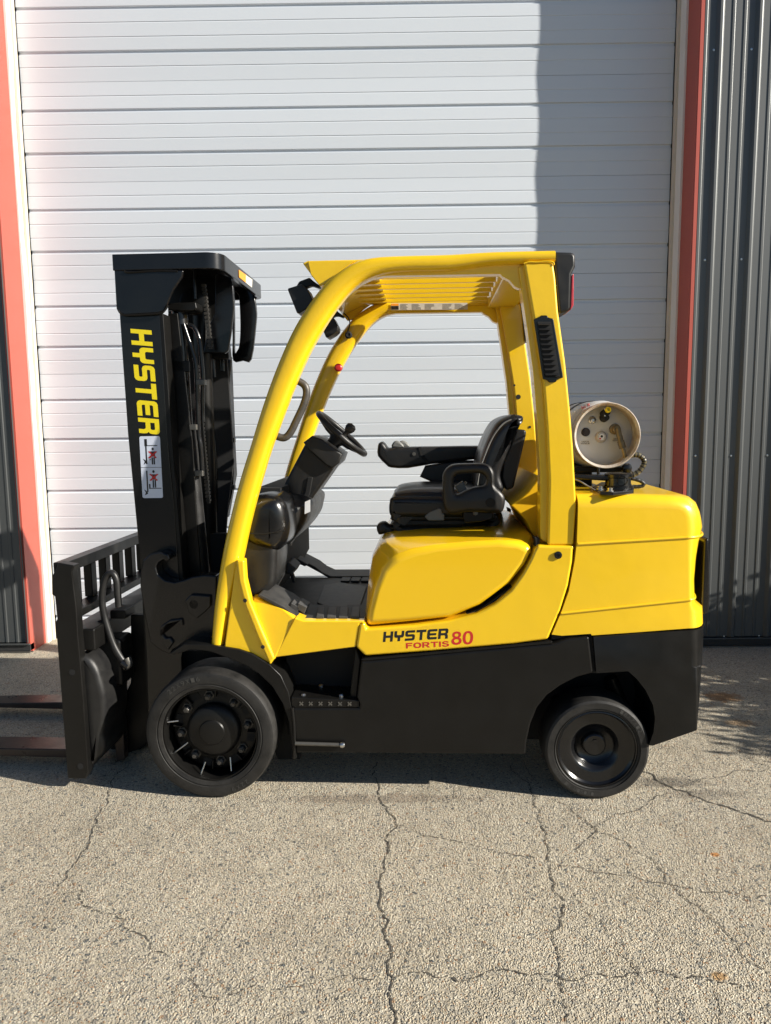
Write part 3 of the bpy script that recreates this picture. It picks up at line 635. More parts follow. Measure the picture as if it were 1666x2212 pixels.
# roof
roof_w = P(gD((900, 195))[0], .10).z + .004
uF = P(gD((470, 235))[0], .10).x; uR = P(gD((1260, 195))[0], .10).x
rb0 = box('roof_rear_plate', (uR+.01, .12, roof_w+.012), (uR+.16, WID-.12, roof_w+.092), Y_, fl, .006)
for k in range(7):
    v = .215+.128*k
    box('roof_bar', (uF-.10, v-.006, roof_w+.036), (uR, v+.006, roof_w+.086), Y_, fl, .002)
vis_top = [P(p, .10) for p in gD((150, 126), (178, 113), (440, 111))]
uv0, wv0 = vis_top[0].x, vis_top[0].z; wv1 = vis_top[1].z; ue = vis_top[2].x
hdr = prism_uw('roof_header', [(uv0, wv0), (vis_top[1].x, wv1), (ue+.08, wv1), (ue+.08, wv1-.020), (ue-.05, wv1-.024), (uv0+.062, wv1-.070), (uv0+.045, wv1-.070)], .085, WID-.085, Y_, fl, .005)
lathe('header_bolt', Vector((P(gD((262, 188))[0], .083).x, .084, P(gD((262, 188))[0], .083).z)), (0, -1, 0), [(.010, 0), (.010, .005), (0, .006)], Y_, hdr, 12)
prism_uw('header_gusset', UW(gD((178, 114), (440, 112), (360, 170), (290, 240), (245, 252), (195, 190)), .085), .07, .086, Y_, fl, .003, mirror=True)
# rear cluster, vent grille
lmp = prism('rear_lamp', gF((453, 150), (555, 153), (570, 160), (579, 176), (580, 236), (557, 282), (552, 480), (540, 500), (482, 514), (470, 400), (456, 228)), .03, .20, KP, fl, .012, 3, mirror=True)
prism('lamp_lens', gF((556, 292), (570, 276), (569, 465), (549, 496)), .035, .195, RLENS, lmp, .004, 2)
gr = prism('vent_frame', gF((334, 546), (370, 535), (374, 524), (412, 524), (420, 537), (450, 544), (508, 890), (472, 902), (464, 918), (426, 920), (414, 906), (388, 900)), .004, .016, KG, fl, .004)
prism('vent_back', gF((358, 562), (436, 562), (488, 884), (404, 886)), -.0005, .004, DK, gr, 0)
for i in range(11):
    t = i/11; a = (358+46*t, 562+324*t); b = (436+52*t, 562+322*t); h = 13
    pts = gF((a[0]+2, a[1]+8), (b[0]-1, b[1]+8), (b[0], b[1]+8+h), (a[0]+4, a[1]+8+h)); q = [P(p, -.002) for p in pts]
    vs_ = [(q[0].x, .000, q[0].z), (q[1].x, .000, q[1].z), (q[2].x, -.009, q[2].z), (q[3].x, -.009, q[3].z)]
    vs_ += [(x, y+.003, z) for x, y, z in vs_]
    mk('louvre', vs_, [(0, 1, 2, 3), (7, 6, 5, 4), (0, 4, 5, 1), (1, 5, 6, 2), (2, 6, 7, 3), (3, 7, 4, 0)], KP, gr, 0, 2, False)
tube('vent_edge', [P(p, -.001) for p in gF((356, 560), (402, 888), (492, 886))], .0022, KG, gr, 6, smooth=False)
# warning strip inside the far rail, holes in the far post
vf = WID-.128
ws = [P(p, vf) for p in gD((636, 345), (1058, 342), (1060, 379), (636, 382))]
wl = mk('warning_strip', [(p.x, vf-.0015, p.z) for p in ws], [(0, 1, 2, 3)], WG, fl, smooth=False)
rr = random.Random(4)
def wfn(a, b): p = ws[3]+(ws[2]-ws[3])*a+(ws[0]-ws[3])*b; return (p.x, vf-.002, p.z)
quads('strip_black', [[(.004, .05), (.10, .05), (.10, .6), (.004, .6)]], wfn, BKL, wl); quads('strip_orange', [[(.004, .64), (.10, .64), (.10, .94), (.004, .94)]], wfn, OL, wl)
ln = []
for c0 in (.12, .27, .44, .67, .83):
    for j in range(6):
        y = .08+.14*j; L = .13*rr.uniform(.6, 1); ln.append([(c0, y), (c0+L, y), (c0+L, y+.05), (c0, y+.05)])
tag(quads('strip_text', ln, wfn, BKL, wl), kind='stuff')
for px, r_ in (((1318, 798), .006), ((1340, 862), .013)):
    q = P(gD(px)[0], WID-.151); lathe('post_hole', (q.x, WID-.1512, q.z), (0, -1, 0), [(r_, 0), (r_, .001), (0, .001)], DK, post, 16)
for px, r_ in (((311, 1181), .007),):
    q = P(gF(px)[0], WID-.151); lathe('post_hole', (q.x, WID-.1512, q.z), (0, -1, 0), [(r_, 0), (r_, .001), (0, .001)], DK, post, 16)
q = P(gD((348, 702))[0], WID-.13); lathe('red_button', (q.x, WID-.14, q.z), (0, -1, 0), [(.022, 0), (.022, .02), (.015, .026), (0, .028)], RL, fl, 16)
# work lights under the front header
def lamp(v):
    q = UW(gD((62, 262), (140, 238), (172, 262), (202, 322), (198, 350), (175, 372), (128, 400), (114, 396)), .10)
    hl = prism_uw('work_light', q, v-.06, v+.06, KP, fl, .014, 3)
    prism_uw('light_glass', UW(gD((60, 265), (74, 261), (124, 398), (112, 396)), .10), v-.045, v+.045, LENS, hl, .003)
    prism_uw('light_bracket', UW(gD((98, 246), (118, 212), (176, 190), (195, 208), (240, 240), (232, 252), (190, 236), (150, 250)), .10), v-.02, v+.02, K_, hl, .006)
lamp(.16); lamp(WID-.16)
tube('lamp_wire', [P(p, WID-.14) for p in gD((372, 398), (400, 425), (408, 460), (396, 500), (392, 515))], .0035, DK, fl, 6)
q = P(gD((402, 521))[0], WID-.132); lathe('wire_grommet', q, (0, -1, 0), [(.020, 0), (.020, .012), (.012, .016), (0, .012)], DK, fl, 14)
tube('lamp_wire', [P(p, WID-.2) for p in gD((1345, 320), (1322, 305), (1325, 292), (1345, 290))], .003, DK, fl, 6)
tube('grab_handle', [P(p, .15) for p in gE((330, 20), (370, 24), (404, 48), (412, 90), (395, 150), (360, 225), (330, 285), (300, 312), (262, 305), (235, 290))], .0165, HND, fl, 12)

# ---- hood and floor
hi = gE((716, 1272), (728, 1200), (760, 1080), (800, 985), (870, 925), (960, 892), (1080, 866), (1250, 848), (1400, 840), (1500, 850), (1560, 882), (1556, 910), (1530, 965), (1450, 1062), (1300, 1172), (1150, 1236), (930, 1260))
ho = gE((704, 1272), (714, 1160), (726, 1030), (744, 920), (785, 845), (860, 826), (1000, 815), (1250, 806), (1400, 800), (1520, 796), (1582, 812), (1570, 905), (1530, 962), (1450, 1060), (1300, 1172), (1150, 1236), (930, 1260))
Ih = UW(hi, .0); Oh = UW(ho, .16)
for i in range(11, 17): Oh[i] = (Ih[i][0], Ih[i][1])
hood = ringloft('hood', [[(a, v, b) for a, b in ol] for v, ol in ((.012, Ih), (.13, [(a+(c-a)*.86, b+(d-b)*.86) for (a, b), (c, d) in zip(Ih, Oh)]), (.22, Oh), (WID-.22, Oh), (WID-.13, [(a+(c-a)*.86, b+(d-b)*.86) for (a, b), (c, d) in zip(Ih, Oh)]), (WID-.012, Ih))], YG, fl, ang=24)
bv = hood.modifiers.new('bevel', 'BEVEL'); bv.width = .028; bv.segments = 5; bv.limit_method = 'ANGLE'; bv.angle_limit = R_(26); bv.harden_normals = True
hood.data.shade_smooth()
for e_ in hood.data.edges: e_.use_edge_sharp = False
rim_px = gE((1575, 818), (1582, 850), (1570, 910), (1540, 975), (1460, 1072), (1305, 1182), (1150, 1246), (930, 1270), (716, 1284), (716, 1290), (930, 1290), (1160, 1262), (1320, 1195), (1475, 1085), (1556, 980), (1592, 905), (1604, 830))
prism('hood_seal', rim_px, .03, .09, DK, fl, .003, 2, mirror=True)
FW = PW(gN((1000, 1290))[0], 0).z
fz = P(gN((1000, 1285))[0], .06).z
mu0 = UW(gN((1400, 1312), (1400, 1285), (722, 1285), (600, 1228), (500, 1150), (232, 1012), (200, 1040), (580, 1245), (690, 1312)), .05)
fm = prism_uw('floor_mat', mu0, .05, .30, RM, fl, .006); prism_uw('floor_mat', mu0, WID-.26, WID-.06, RM, fl, .006)
box('floor_plate', (P(gN((430, 1285))[0], .06).x-.15, .29, fz-.05), (P(gN((1400, 1285))[0], .06).x+.2, WID-.25, fz-.006), RM, fl, .003)
for a, b in ((868, 948), (985, 1082), (1115, 1212), (1245, 1342)):
    prism_w('mat_pad', gN((a+12, 1155), (b+4, 1155), (b-4, 1266), (a-8, 1266)), fz-.002, fz+.012, PAD, fm, .003)
for a in (640, 560): prism('mat_pad', gN((a-20, 1208), (a+4, 1140), (a+100, 1190), (a+70, 1262)), .10, .20, PAD, fm, .003, vt=.06)
prism_w('centre_pad', gN((870, 1108), (1000, 1152), (1345, 1155), (1420, 930), (1120, 885), (950, 915)), fz-.006, fz+.003, PAD, fl, .003)
for k in range(4):
    prism_w('mat_pad', gN((1150+112*k, 840), (1245+112*k, 842), (1225+112*k, 882), (1130+112*k, 880)), fz-.004, fz+.006, RM, fl, .002, wt=fz)
# pedals
pd = prism('brake_pedal', gN((415, 745), (520, 670), (560, 668), (640, 735), (560, 800), (430, 765)), .42, .56, RM, fl, .006); prism('pedal_arm', gN((560, 790), (600, 800), (628, 890), (600, 895)), .46, .50, DK, pd, .004)
prism('accelerator_pedal', gN((470, 545), (540, 560), (770, 690), (735, 715), (560, 640)), .70, .80, RM, fl, .006)
prism('firewall', gE((180, 560), (300, 560), (310, 1000), (240, 1120), (150, 1120)), .30, WID-.12, DK, fl, .0, vt=.4)

# ---- dash cowl, column, wheel
pillow('dash_cowl', gE((62, 770), (68, 690), (100, 630), (150, 605), (225, 597), (285, 622), (317, 690), (324, 775), (306, 845), (262, 890), (190, 885), (110, 850)), .10, .44, .075, KG, fl)
pillow('cowl_panel', gE((70, 830), (160, 815), (252, 812), (262, 900), (257, 1000), (246, 1070), (170, 1118), (92, 1124), (76, 1000)), .125, .42, .035, KP, fl, sm=2)
pillow('dash_shroud', gE((185, 600), (300, 590), (436, 618), (440, 690), (415, 752), (352, 828), (300, 862), (258, 908), (190, 900), (160, 760)), .30, WID-.20, .11, KP, fl, vt=.5)
q_ = [P(p, .292) for p in gE((404, 640), (430, 628), (430, 690), (402, 702))]; mk('dash_label', [(p.x, .292, p.z) for p in q_]+[(p.x, .296, p.z) for p in q_], [(0, 1, 2, 3), (7, 6, 5, 4), (0, 4, 5, 1), (1, 5, 6, 2), (2, 6, 7, 3), (3, 7, 4, 0)], WL, fl, smooth=False)
tube('seat_piping', [P(p, .343) for p in gS((262, 925), (300, 905), (500, 901), (740, 905))], .003, KP, fl, 6)
tube('seat_piping', [P(p, .343) for p in gS((1075, 790), (1100, 640), (1160, 470), (1230, 320), (1320, 210), (1400, 170))], .0035, GP, fl, 6)
tube('cowl_seam', [P(p, .098) for p in gE((105, 800), (180, 804), (250, 795), (300, 786))], .0022, DK, fl, 6)
colu = pillow('steering_column', gE((404, 340), (432, 316), (470, 312), (594, 396), (586, 425), (556, 462), (430, 640), (360, 742), (325, 738), (272, 600), (300, 540)), .50, .70, .022, KP, fl, sm=0, vt=.5)
pillow('column_head', gE((396, 336), (440, 302), (490, 318), (596, 396), (580, 440), (545, 470), (510, 452), (420, 372)), .47, .73, .012, KP, colu, sm=0, vt=.48)
prism('column_slot', gE((418, 515), (445, 512), (430, 600), (392, 655), (372, 650), (405, 590)), .492, .51, DK, colu, .004, vt=.5)
wc = P(gE((592, 292))[0], .6); d1 = (P(gE((718, 402))[0], .6)-P(gE((472, 182))[0], .6)); Rw = d1.length/2-.010; d1.normalize(); nrm = Vector((-d1.z, 0, d1.x)); nrm = nrm if nrm.z > 0 else -nrm
sw = tube('steering_wheel', [wc + (d1*math.cos(a)+Vector((0, 1, 0))*math.sin(a))*Rw for a in [2*math.pi*k/32 for k in range(32)]], .0145, KP, fl, 12, 2, closed=True)
lathe('wheel_boss', wc - nrm*.055, nrm, [(.030, -.05), (.034, 0), (.046, .02), (.050, .04), (.040, .056), (0, .058)], KP, sw, 24)
for a in (90, 210, 330):
    a = R_(a); dd = d1*math.cos(a)+Vector((0, 1, 0))*math.sin(a); tube('spoke', [wc - nrm*.03 + dd*.03, wc - nrm*.02 + dd*.09, wc + dd*Rw], [.014, .012, .010], KP, sw, 8)
kb = wc + d1*math.cos(R_(215))*Rw*.35 + Vector((0, -1, 0))*.13
lathe('spinner_knob', P(gE((612, 290))[0], .47), nrm, [(.012, -.02), (.012, .008), (.020, .016), (.026, .032), (.024, .046), (.012, .055), (0, .056)], KP, sw, 18)

# ---- seat
seat = pillow('seat_cushion', gS((236, 1000), (245, 940), (275, 895), (290, 862), (345, 838), (480, 820), (700, 815), (1100, 830), (1150, 900), (1150, 1060), (760, 1100), (300, 1102), (255, 1090), (238, 1060)), .36, .86, .075, KV, fl, sm=4, vt=.40)
pillow('seat_bolster', gS((242, 960), (275, 908), (500, 902), (760, 905), (1000, 915), (1000, 1080), (760, 1098), (300, 1098), (255, 1086), (238, 1040)), .345, .43, .03, KV, seat, sm=4, vt=.36)
pillow('seat_bolster', gS((242, 960), (275, 908), (500, 902), (760, 905), (1000, 915), (1000, 1080), (760, 1098), (300, 1098), (255, 1086), (238, 1040)), .79, .875, .03, KV, seat, sm=4, vt=.36)
pillow('seat_back', gS((1060, 800), (1075, 640), (1110, 500), (1165, 350), (1235, 220), (1300, 160), (1400, 122), (1480, 128), (1512, 150), (1500, 200), (1440, 250), (1400, 340), (1370, 450), (1330, 620), (1330, 820), (1250, 870), (1100, 860)), .37, .85, .065, KV, seat, sm=4, vt=.42)
pillow('back_bolster', gS((1070, 800), (1100, 640), (1160, 470), (1230, 320), (1320, 210), (1420, 165), (1505, 175), (1498, 205), (1440, 258), (1410, 330), (1390, 430), (1345, 560), (1300, 700), (1330, 830), (1250, 880), (1120, 860)), .345, .44, .035, KV, seat, sm=4, vt=.36)
prism('back_shell', gS((1480, 262), (1532, 268), (1528, 320), (1412, 812), (1340, 838), (1296, 720), (1310, 560), (1380, 410), (1430, 275)), .385, .84, KP, seat, .012, 3, vt=.42)
pillow('seat_pan', gS((300, 1070), (1250, 1060), (1240, 1110), (300, 1120)), .37, .85, .01, KP, seat, sm=0, vt=.4)
for k, (y0, y1, xe) in enumerate(((1100, 1172, 1296), (1186, 1250, 1290), (1252, 1318, 1290))):
    pillow('bellows', gS((292, (y0+y1)/2), (320, y0+4), (1180, y0), (xe-30, y0+4), (xe, (y0+y1)/2), (xe-30, y1), (1180, y1+4), (320, y1+6)), .385, .83, .03, RM, seat, sm=3, vt=.41)
box('seat_base', (P(gS((330, 1320))[0], .42).x, .42, P(gS((330, 1345))[0], .42).z-.02), (P(gS((1260, 1320))[0], .42).x, .80, P(gS((330, 1110))[0], .42).z), DK, seat, .006)
prism('recliner_lever', gS((574, 1090), (620, 1050), (720, 1008), (738, 1025), (740, 1060), (762, 1062), (762, 1128), (610, 1128)), .335, .365, GP, seat, .006)
pillow('weight_knob', gS((118, 1190), (150, 1148), (200, 1140), (232, 1165), (285, 1185), (285, 1275), (225, 1285), (190, 1255), (140, 1262)), .42, .50, .025, KP, seat, sm=2)
pillow('slide_lever', gS((172, 1330), (200, 1308), (290, 1318), (290, 1350), (190, 1352)), .40, .44, .012, GP, seat, sm=2)
# hip restraint with its opening (near side)
out_ = gS((748, 750), (752, 690), (790, 630), (860, 596), (1000, 590), (1130, 588), (1200, 612), (1238, 670), (1244, 740), (1246, 800), (1300, 850), (1340, 910), (1336, 990), (1310, 1050), (1250, 1062), (1000, 1050), (850, 1075), (790, 1050), (750, 960))
inn_ = gS((855, 800), (858, 735), (885, 695), (960, 686), (1090, 682), (1150, 710), (1162, 760), (1140, 800), (1060, 812), (980, 838), (910, 875), (870, 878))
def frame_part(name, out_px, in_px, v0, v1, m, parent, rad=.02):
    o_ = [tuple(p) for p in catmull(UW(out_px, v0), 3)]; i_ = [tuple(p) for p in catmull(UW(in_px, v0), 3)]
    oi = inset(o_, rad); ii = inset(i_, -rad)
    vs_ = []; fs = []
    for lp_set, v in (((oi, ii), v0), ((inset(o_, rad*.3), inset(i_, -rad*.3)), v0+rad*.3), ((o_, i_), v0+rad), ((o_, i_), v1-rad), ((oi, ii), v1)):
        for lp in lp_set: vs_ += [(a, v, b) for a, b in lp]
    no, ni = len(o_), len(i_); L = no+ni
    for k in range(4):
        for off, n_ in ((0, no), (no, ni)):
            for i in range(n_):
                j = (i+1) % n_; fs.append((k*L+off+i, k*L+off+j, (k+1)*L+off+j, (k+1)*L+off+i))
    tri = tessellate_polygon([[Vector((a, b, 0)) for a, b in oi], [Vector((a, b, 0)) for a, b in ii]])
    for t in tri: fs.append(tuple(t)); fs.append(tuple(4*L+k for k in t))
    return mk(name, vs_, fs, m, parent, 0, 2, True, 50)
frame_part('hip_restraint', out_, inn_, .235, .315, KP, seat)
q = P(gS((1200, 957))[0], .233); lathe('restraint_bolt', (q.x, .2335, q.z), (0, -1, 0), [(.022, 0), (.021, .002), (0, .002)], DK, seat, 18)
q = P(gS((1060, 1058))[0], .25); lathe('restraint_bolt', (q.x, .27, q.z), (0, -1, 0), [(.012, 0), (.011, .01), (0, .012)], GM, seat, 8)
prism('restraint_bracket', gS((945, 1040), (1230, 1050), (1225, 1110), (1110, 1140), (960, 1150), (940, 1100)), .27, .36, K_, seat, .006)
prism('belt_buckle', gS((858, 802), (935, 750), (985, 835), (905, 878)), .34, .36, GP, seat, .006); tube('buckle_pin', [P(p, .35) for p in gS((945, 785), (972, 762))], .006, GM, seat, 8)
frame_part('hip_restraint', [(a, b) for a, b in out_], inn_, .885, .955, KP, seat)
# long armrest with hydraulic controls (far side)
arm = pillow('armrest', gS((130, 440), (140, 395), (175, 380), (205, 410), (230, 440), (300, 432), (520, 428), (800, 424), (1080, 420), (1150, 440), (1150, 520), (1035, 548), (640, 592), (420, 630), (260, 626), (210, 598), (132, 515)), .86, .99, .022, KP, fl, sm=2, vt=.88)
pillow('arm_bracket', gS((530, 712), (580, 610), (900, 560), (1100, 560), (1100, 760), (740, 800), (650, 765)), .87, .95, .012, KP, arm, sm=0, vt=.88)
for a in (320, 375): pillow('mini_lever', gS((a-55, 436), (a-42, 385), (a-10, 368), (a+30, 385), (a+60, 430)), .88+.03*(a > 330), .91+.03*(a > 330), .012, GP, arm, sm=2, vt=.9)
prism('arm_joint', gS((515, 430), (540, 430), (560, 500), (635, 585), (600, 600), (545, 530)), .857, .87, DK, arm, 0, vt=.86)
q = P(gS((476, 495))[0], .857); lathe('arm_bolt', (q.x, .8595, q.z), (0, -1, 0), [(.010, 0), (.010, .004), (0, .004)], GM, arm, 12)

# ---- deck behind the seat and wire
dk = prism('rear_deck', gF((196, 1640), (250, 1605), (300, 1560), (362, 1478), (378, 1470), (385, 1800), (335, 1830), (290, 1730), (222, 1664)), .24, WID-.20, YM, fl, .03, 4, vt=.25)
tube('strap_wire', [P(p, .5) for p in gF((225, 1600), (265, 1583), (300, 1565), (308, 1550))], .004, DK, fl, 6); pillow('wire_plug', gF((210, 1600), (230, 1580), (242, 1592), (232, 1610)), .48, .52, .008, DK, fl, sm=0)

# ---- counterweight
cwi = gH((507, 205), (700, 208), (950, 212), (1120, 216), (1170, 219), (1198, 228), (1212, 246), (1219, 270), (1222, 300), (1226, 352), (1230, 450), (1234, 560), (1237, 700), (1238, 850), (1239, 900), (1241, 1006), (900, 1032), (597, 1053), (592, 1042), (400, 1055), (332, 1047), (395, 900), (445, 760), (484, 560), (499, 430), (504, 300))
I_ = UW(cwi, 0); O_ = list(I_); rad_ = [.05]*len(I_)
tops = gH((492, 112), (700, 108), (950, 112), (1090, 118)); Ot = UW(tops, .05)
for i in range(4): O_[i] = Ot[i]
def xpx(u, v, w):
    q = ORG + eu*u + ev*v + Vector((0, 0, w)) - CAM; return 833 + FPX*q.dot(rt)/q.dot(fw)
def fitu(ui, w, px, v0, rad):
    tgt = gH(px)[0][0]; lo, hi = ui, ui+.4
    for _ in range(30):
        m_ = (lo+hi)/2; mx = max(xpx(ui+(m_-ui)*math.sin(R_(t)), v0+rad*(1-math.cos(R_(t))), w) for t in range(0, 91, 5))
        if mx > tgt: hi = m_
        else: lo = m_
    return (lo+hi)/2
rt_x = {8: (1322, 290), 9: (1329, 340), 10: (1304, 450), 11: (1286, 560), 12: (1274, 700), 13: (1278, 845), 14: (1330, 880), 15: (1334, 960)}
for i, p in rt_x.items():
    O_[i] = (fitu(I_[i][0], I_[i][1], p, .004, .22), I_[i][1]); rad_[i] = .22
for i, p in {4: (1195, 98), 5: (1252, 112), 6: (1290, 146), 7: (1312, 205)}.items():
    q = P(gH(p)[0], .22); rad_[i] = (.09, .14, .18, .21)[i-4]; wz = min(q.z, Ot[3][1]-.001); O_[i] = (fitu(I_[i][0], wz, p, .004, rad_[i]), wz)
rad_[3] = .06
cw = roundloft('counterweight', I_, O_, .004, WID-.004, rad_, Y_, fl, ang=45)
# pressed ridges that run round the casting
def ridge(pl, pr, k):
    a = P(gH(pl)[0], .004); b = P(gH(pr)[0], .004); ui, uo = I_[k][0], O_[k][0]; pts = [Vector((a.x+(b.x-a.x)*t, .0035, a.z+(b.z-a.z)*t)) for t in (0, .33, .66, 1)]
    for t in (0, 8, 16, 26, 38, 52, 66, 80, 90):
        c_, s_ = math.cos(R_(t)), math.sin(R_(t)); pts.append(Vector((ui+(uo-ui)*s_+.0006*s_, .004+.22*(1-c_)-.0006*c_, b.z+(ui-b.x)*(b.z-a.z)/(b.x-a.x))))
    tube('casting_ridge', pts, .0058, Y_, cw, 8, 3)
ridge((503, 445), (1215, 402), 9); ridge((392, 905), (1215, 818), 13)
prism('cast_recess', gH((1270, 390), (1300, 372), (1308, 500), (1307, 850), (1270, 870), (1250, 840)), .12, WID-.12, KG, cw, .02, 3, vt=.25)
li = gH((606, 1064), (900, 1041), (1242, 1016), (1248, 1140), (1252, 1258), (1278, 1264), (1281, 1480), (1283, 1680), (1120, 1738), (1000, 1780), (974, 1778), (1004, 1690), (1014, 1600), (1000, 1510), (950, 1410), (890, 1335), (835, 1287), (625, 1300))
I2 = UW(li, 0); O2 = list(I2); r2 = [.03]*len(I2)
for i, p in {2: (1338, 1000), 3: (1334, 1140), 4: (1330, 1250), 5: (1326, 1264), 6: (1312, 1480), 7: (1294, 1670)}.items():
    O2[i] = (fitu(I2[i][0], I2[i][1], p, -.004, .22), I2[i][1]); r2[i] = .22
for i in (0, 1): O2[i] = (I2[i][0], I2[i][1]+.004)
lw = roundloft('lower_counterweight', I2, O2, -.004, WID+.004, r2, K_, fl, ang=38)
prism('seam_plate', gH((330, 1052), (590, 1046), (612, 1064), (632, 1300), (600, 1302), (575, 1050), (330, 1080)), .02, .2, DK, fl, 0)
prism('arch_liner', gH((230, 1300), (1000, 1290), (1000, 1560), (880, 1700), (860, 1500), (760, 1380), (500, 1380), (300, 1500), (240, 1540)), .32, .34, DK, fl, 0, vt=.2)
tube('steer_link', [P(p, .26) for p in gH((720, 1330), (790, 1500), (820, 1600))], .03, K_, fl, 10)

# ---- side lettering
def rowtext(fn, px_bl, px_br, px_tl, **k):
    v = -.0005; return fn(bl=P(gL(px_bl)[0], v), br=P(gL(px_br)[0], v), tl=P(gL(px_tl)[0], v), **k)
rowtext(logo, (252, 358), (1112, 312), (264, 222), name='lettering', word='HYSTER', m=BKL, parent=fl, gap=.13)
rowtext(boldtext, (560, 444), (1132, 416), (557, 372), name='lettering', s='FORTIS', m=RL, parent=fl)
rowtext(boldtext, (1160, 396), (1448, 386), (1165, 218), name='lettering', s='80', m=RL, parent=fl, gap=.10)

# ---- mast
mast = prism('mast', gA((138, 300), (470, 300), (492, 600), (530, 1200), (560, 1666)) + gB((575, 300), (612, 640), (655, 1290), (700, 1800)) + gC((940, 900), (960, 1480), (722, 1480), (706, 900), (668, 300), (630, -100)) + gA((225, 1560), (185, 1000)), .20, .222, KG, fl, .004, 2)
def chan(px, v0, v1, t=.02, m=K_): return prism('mast_channel', px, v0, v1, m, mast, .003)
chan(gA((486, 600), (520, 600), (562, 1200), (592, 1666)) + gB((615, 400), (660, 900), (690, 1290), (655, 1290), (612, 640), (572, 200)) + gA((555, 1666), (528, 1200)), .20, .29)      # near rear flange
chan(gA((140, 300), (175, 300), (262, 1666)) + gC((700, 300), (740, 1480), (722, 1480), (668, 300)) + gA((228, 1600)), .221, .29)
far = gA((868, 950), (1050, 950), (1075, 1300), (1085, 1666)) + gB((1100, 400), (1050, 700), (1010, 1000), (985, 1300), (880, 1300), (860, 700)) 
chan(far, .96, .98); chan(gA((1040, 950), (1062, 950), (1090, 1666)) + gB((1105, 400), (1040, 760), (1020, 760), (1080, 400)) + gA((1065, 1666)), .90, .98)
chan(gA((560, 600), (640, 600), (760, 1666)) + gB((800, 800), (840, 1300), (640, 1300), (600, 800)), .30, .315, m=K_)
chan(gA((800, 400), (960, 400), (1010, 1000), (1040, 1666)) + gB((1060, 400), (1000, 760), (960, 1300), (760, 1300)), .80, .82)
prism('cross_member', gA((470, 250), (960, 250), (1000, 780), (500, 780)), .62, .66, K_, mast, .004, vt=.5)
prism('cross_member', gA((560, 760), (1000, 760), (1020, 960), (580, 960)), .60, .66, K_, mast, .004, vt=.5)
prism('cross_member', gB((640, 900), (1010, 900), (990, 1300), (660, 1300)), .56, .60, DK, mast, .004, vt=.5)
prism('mast_back', gA((560, 900), (1000, 900), (1050, 1666)) + gB((1060, 300), (1000, 800), (980, 1290), (650, 1290), (600, 400)), .70, .72, DK, mast, 0, vt=.6)
# head: flat bar bent round from the near side to the far side
hb = [(P(p, .19).x, P(p, .19).z) for p in gA((100, 112), (860, 96))]; wt_ = hb[0][1]; uh0, uh1 = hb[0][0], hb[1][0]+.02
wb_ = P(gA((400, 240))[0], .19).z; plan = [(uh0, .185), (uh1-.02, .185)]
for t in range(10, 91, 10): plan.append((uh1-.02+.075*math.sin(R_(t)), .185+.075*(1-math.cos(R_(t)))))
plan += [(uh1+.055, WID-.26)]
for t in range(80, -1, -10): plan.append((uh1-.02+.075*math.sin(R_(t)), WID-.185-.075*(1-math.cos(R_(t)))))
plan += [(uh0, WID-.185)]
th_ = .022; vs_ = []; fs = []; N = len(plan)
tilt = lambda u, w: (u, w)
for i, (a, b) in enumerate(plan):
    t = (Vector(plan[min(i+1, N-1)])-Vector(plan[max(i-1, 0)])).normalized(); nn = Vector((-t.y, t.x))*th_
    for c_, d_ in (((a, b), wt_), ((a, b), wb_), ((a+nn.x, b+nn.y), wb_), ((a+nn.x, b+nn.y), wt_)): vs_.append((c_[0], c_[1], d_))
for i in range(N-1):
    for k in range(4): fs.append((4*i+k, 4*i+(k+1) % 4, 4*i+4+(k+1) % 4, 4*i+4+k))
fs += [(0, 1, 2, 3), (4*N-1, 4*N-2, 4*N-3, 4*N-4)]
mh = mk('mast_head', vs_, fs, KG, fl, .003, 2)
prism_uw('head_plate', [(uh0, wt_-.004), (uh1, wt_-.004), (uh1, wt_-.02), (uh0, wt_-.02)], .21, WID-.21, K_, mh, .002)
prism('cheek_plate', gA((112, 235), (690, 238), (680, 300), (610, 400), (560, 520), (530, 585), (480, 602), (200, 618), (150, 600), (130, 560)), .188, .204, KG, mh, .008, 3); prism_uw('cheek_plate', UW(gA((112, 235), (690, 238), (680, 300), (610, 400), (560, 520), (530, 585), (480, 602), (200, 618), (150, 600), (130, 560)), .188), WID-.204, WID-.188, KG, mh, .008)
tube('weld_bead', [P(p, .186) for p in gA((200, 250), (240, 262), (450, 248), (640, 250))], .005, K_, mh, 6); tube('weld_bead', [P(p, .186) for p in gA((150, 575), (175, 605), (230, 615), (480, 602), (535, 575), (560, 530))], .0045, K_, mh, 6)
u_, w_ = UW(gA((1258, 372), (1258, 372)), .6)[0]
lq = [PU(p, uh1+.0565) for p in gA((1148, 238), (1262, 320), (1258, 386), (1150, 300))]
lb = mk('head_label', lq, [(0, 1, 2, 3)], WG, mh, smooth=False)
ox = Vector((.0008, 0, 0)); mk('label_band', [lq[0]+ox, (lq[0]+lq[1])/2+ox, (lq[3]+lq[2])/2+ox, lq[3]+ox], [(0, 1, 2, 3)], OL, lb, smooth=False)
prism('chain_guard', gA((950, 262), (1080, 300), (1102, 380), (1108, 560), (1085, 760), (1062, 910), (1035, 932), (850, 930), (900, 700), (950, 600)), .50, .52, KG, mh, .006)
frame_part('hose_guard', gA((1085, 300), (1180, 340), (1268, 440), (1292, 560), (1290, 680), (1250, 980), (1180, 992), (1100, 990), (1095, 800), (1090, 500)), gA((1112, 440), (1140, 440), (1152, 500), (1160, 700), (1152, 860), (1130, 915), (1112, 915), (1112, 700)), .90, .925, KG, mh, .004)
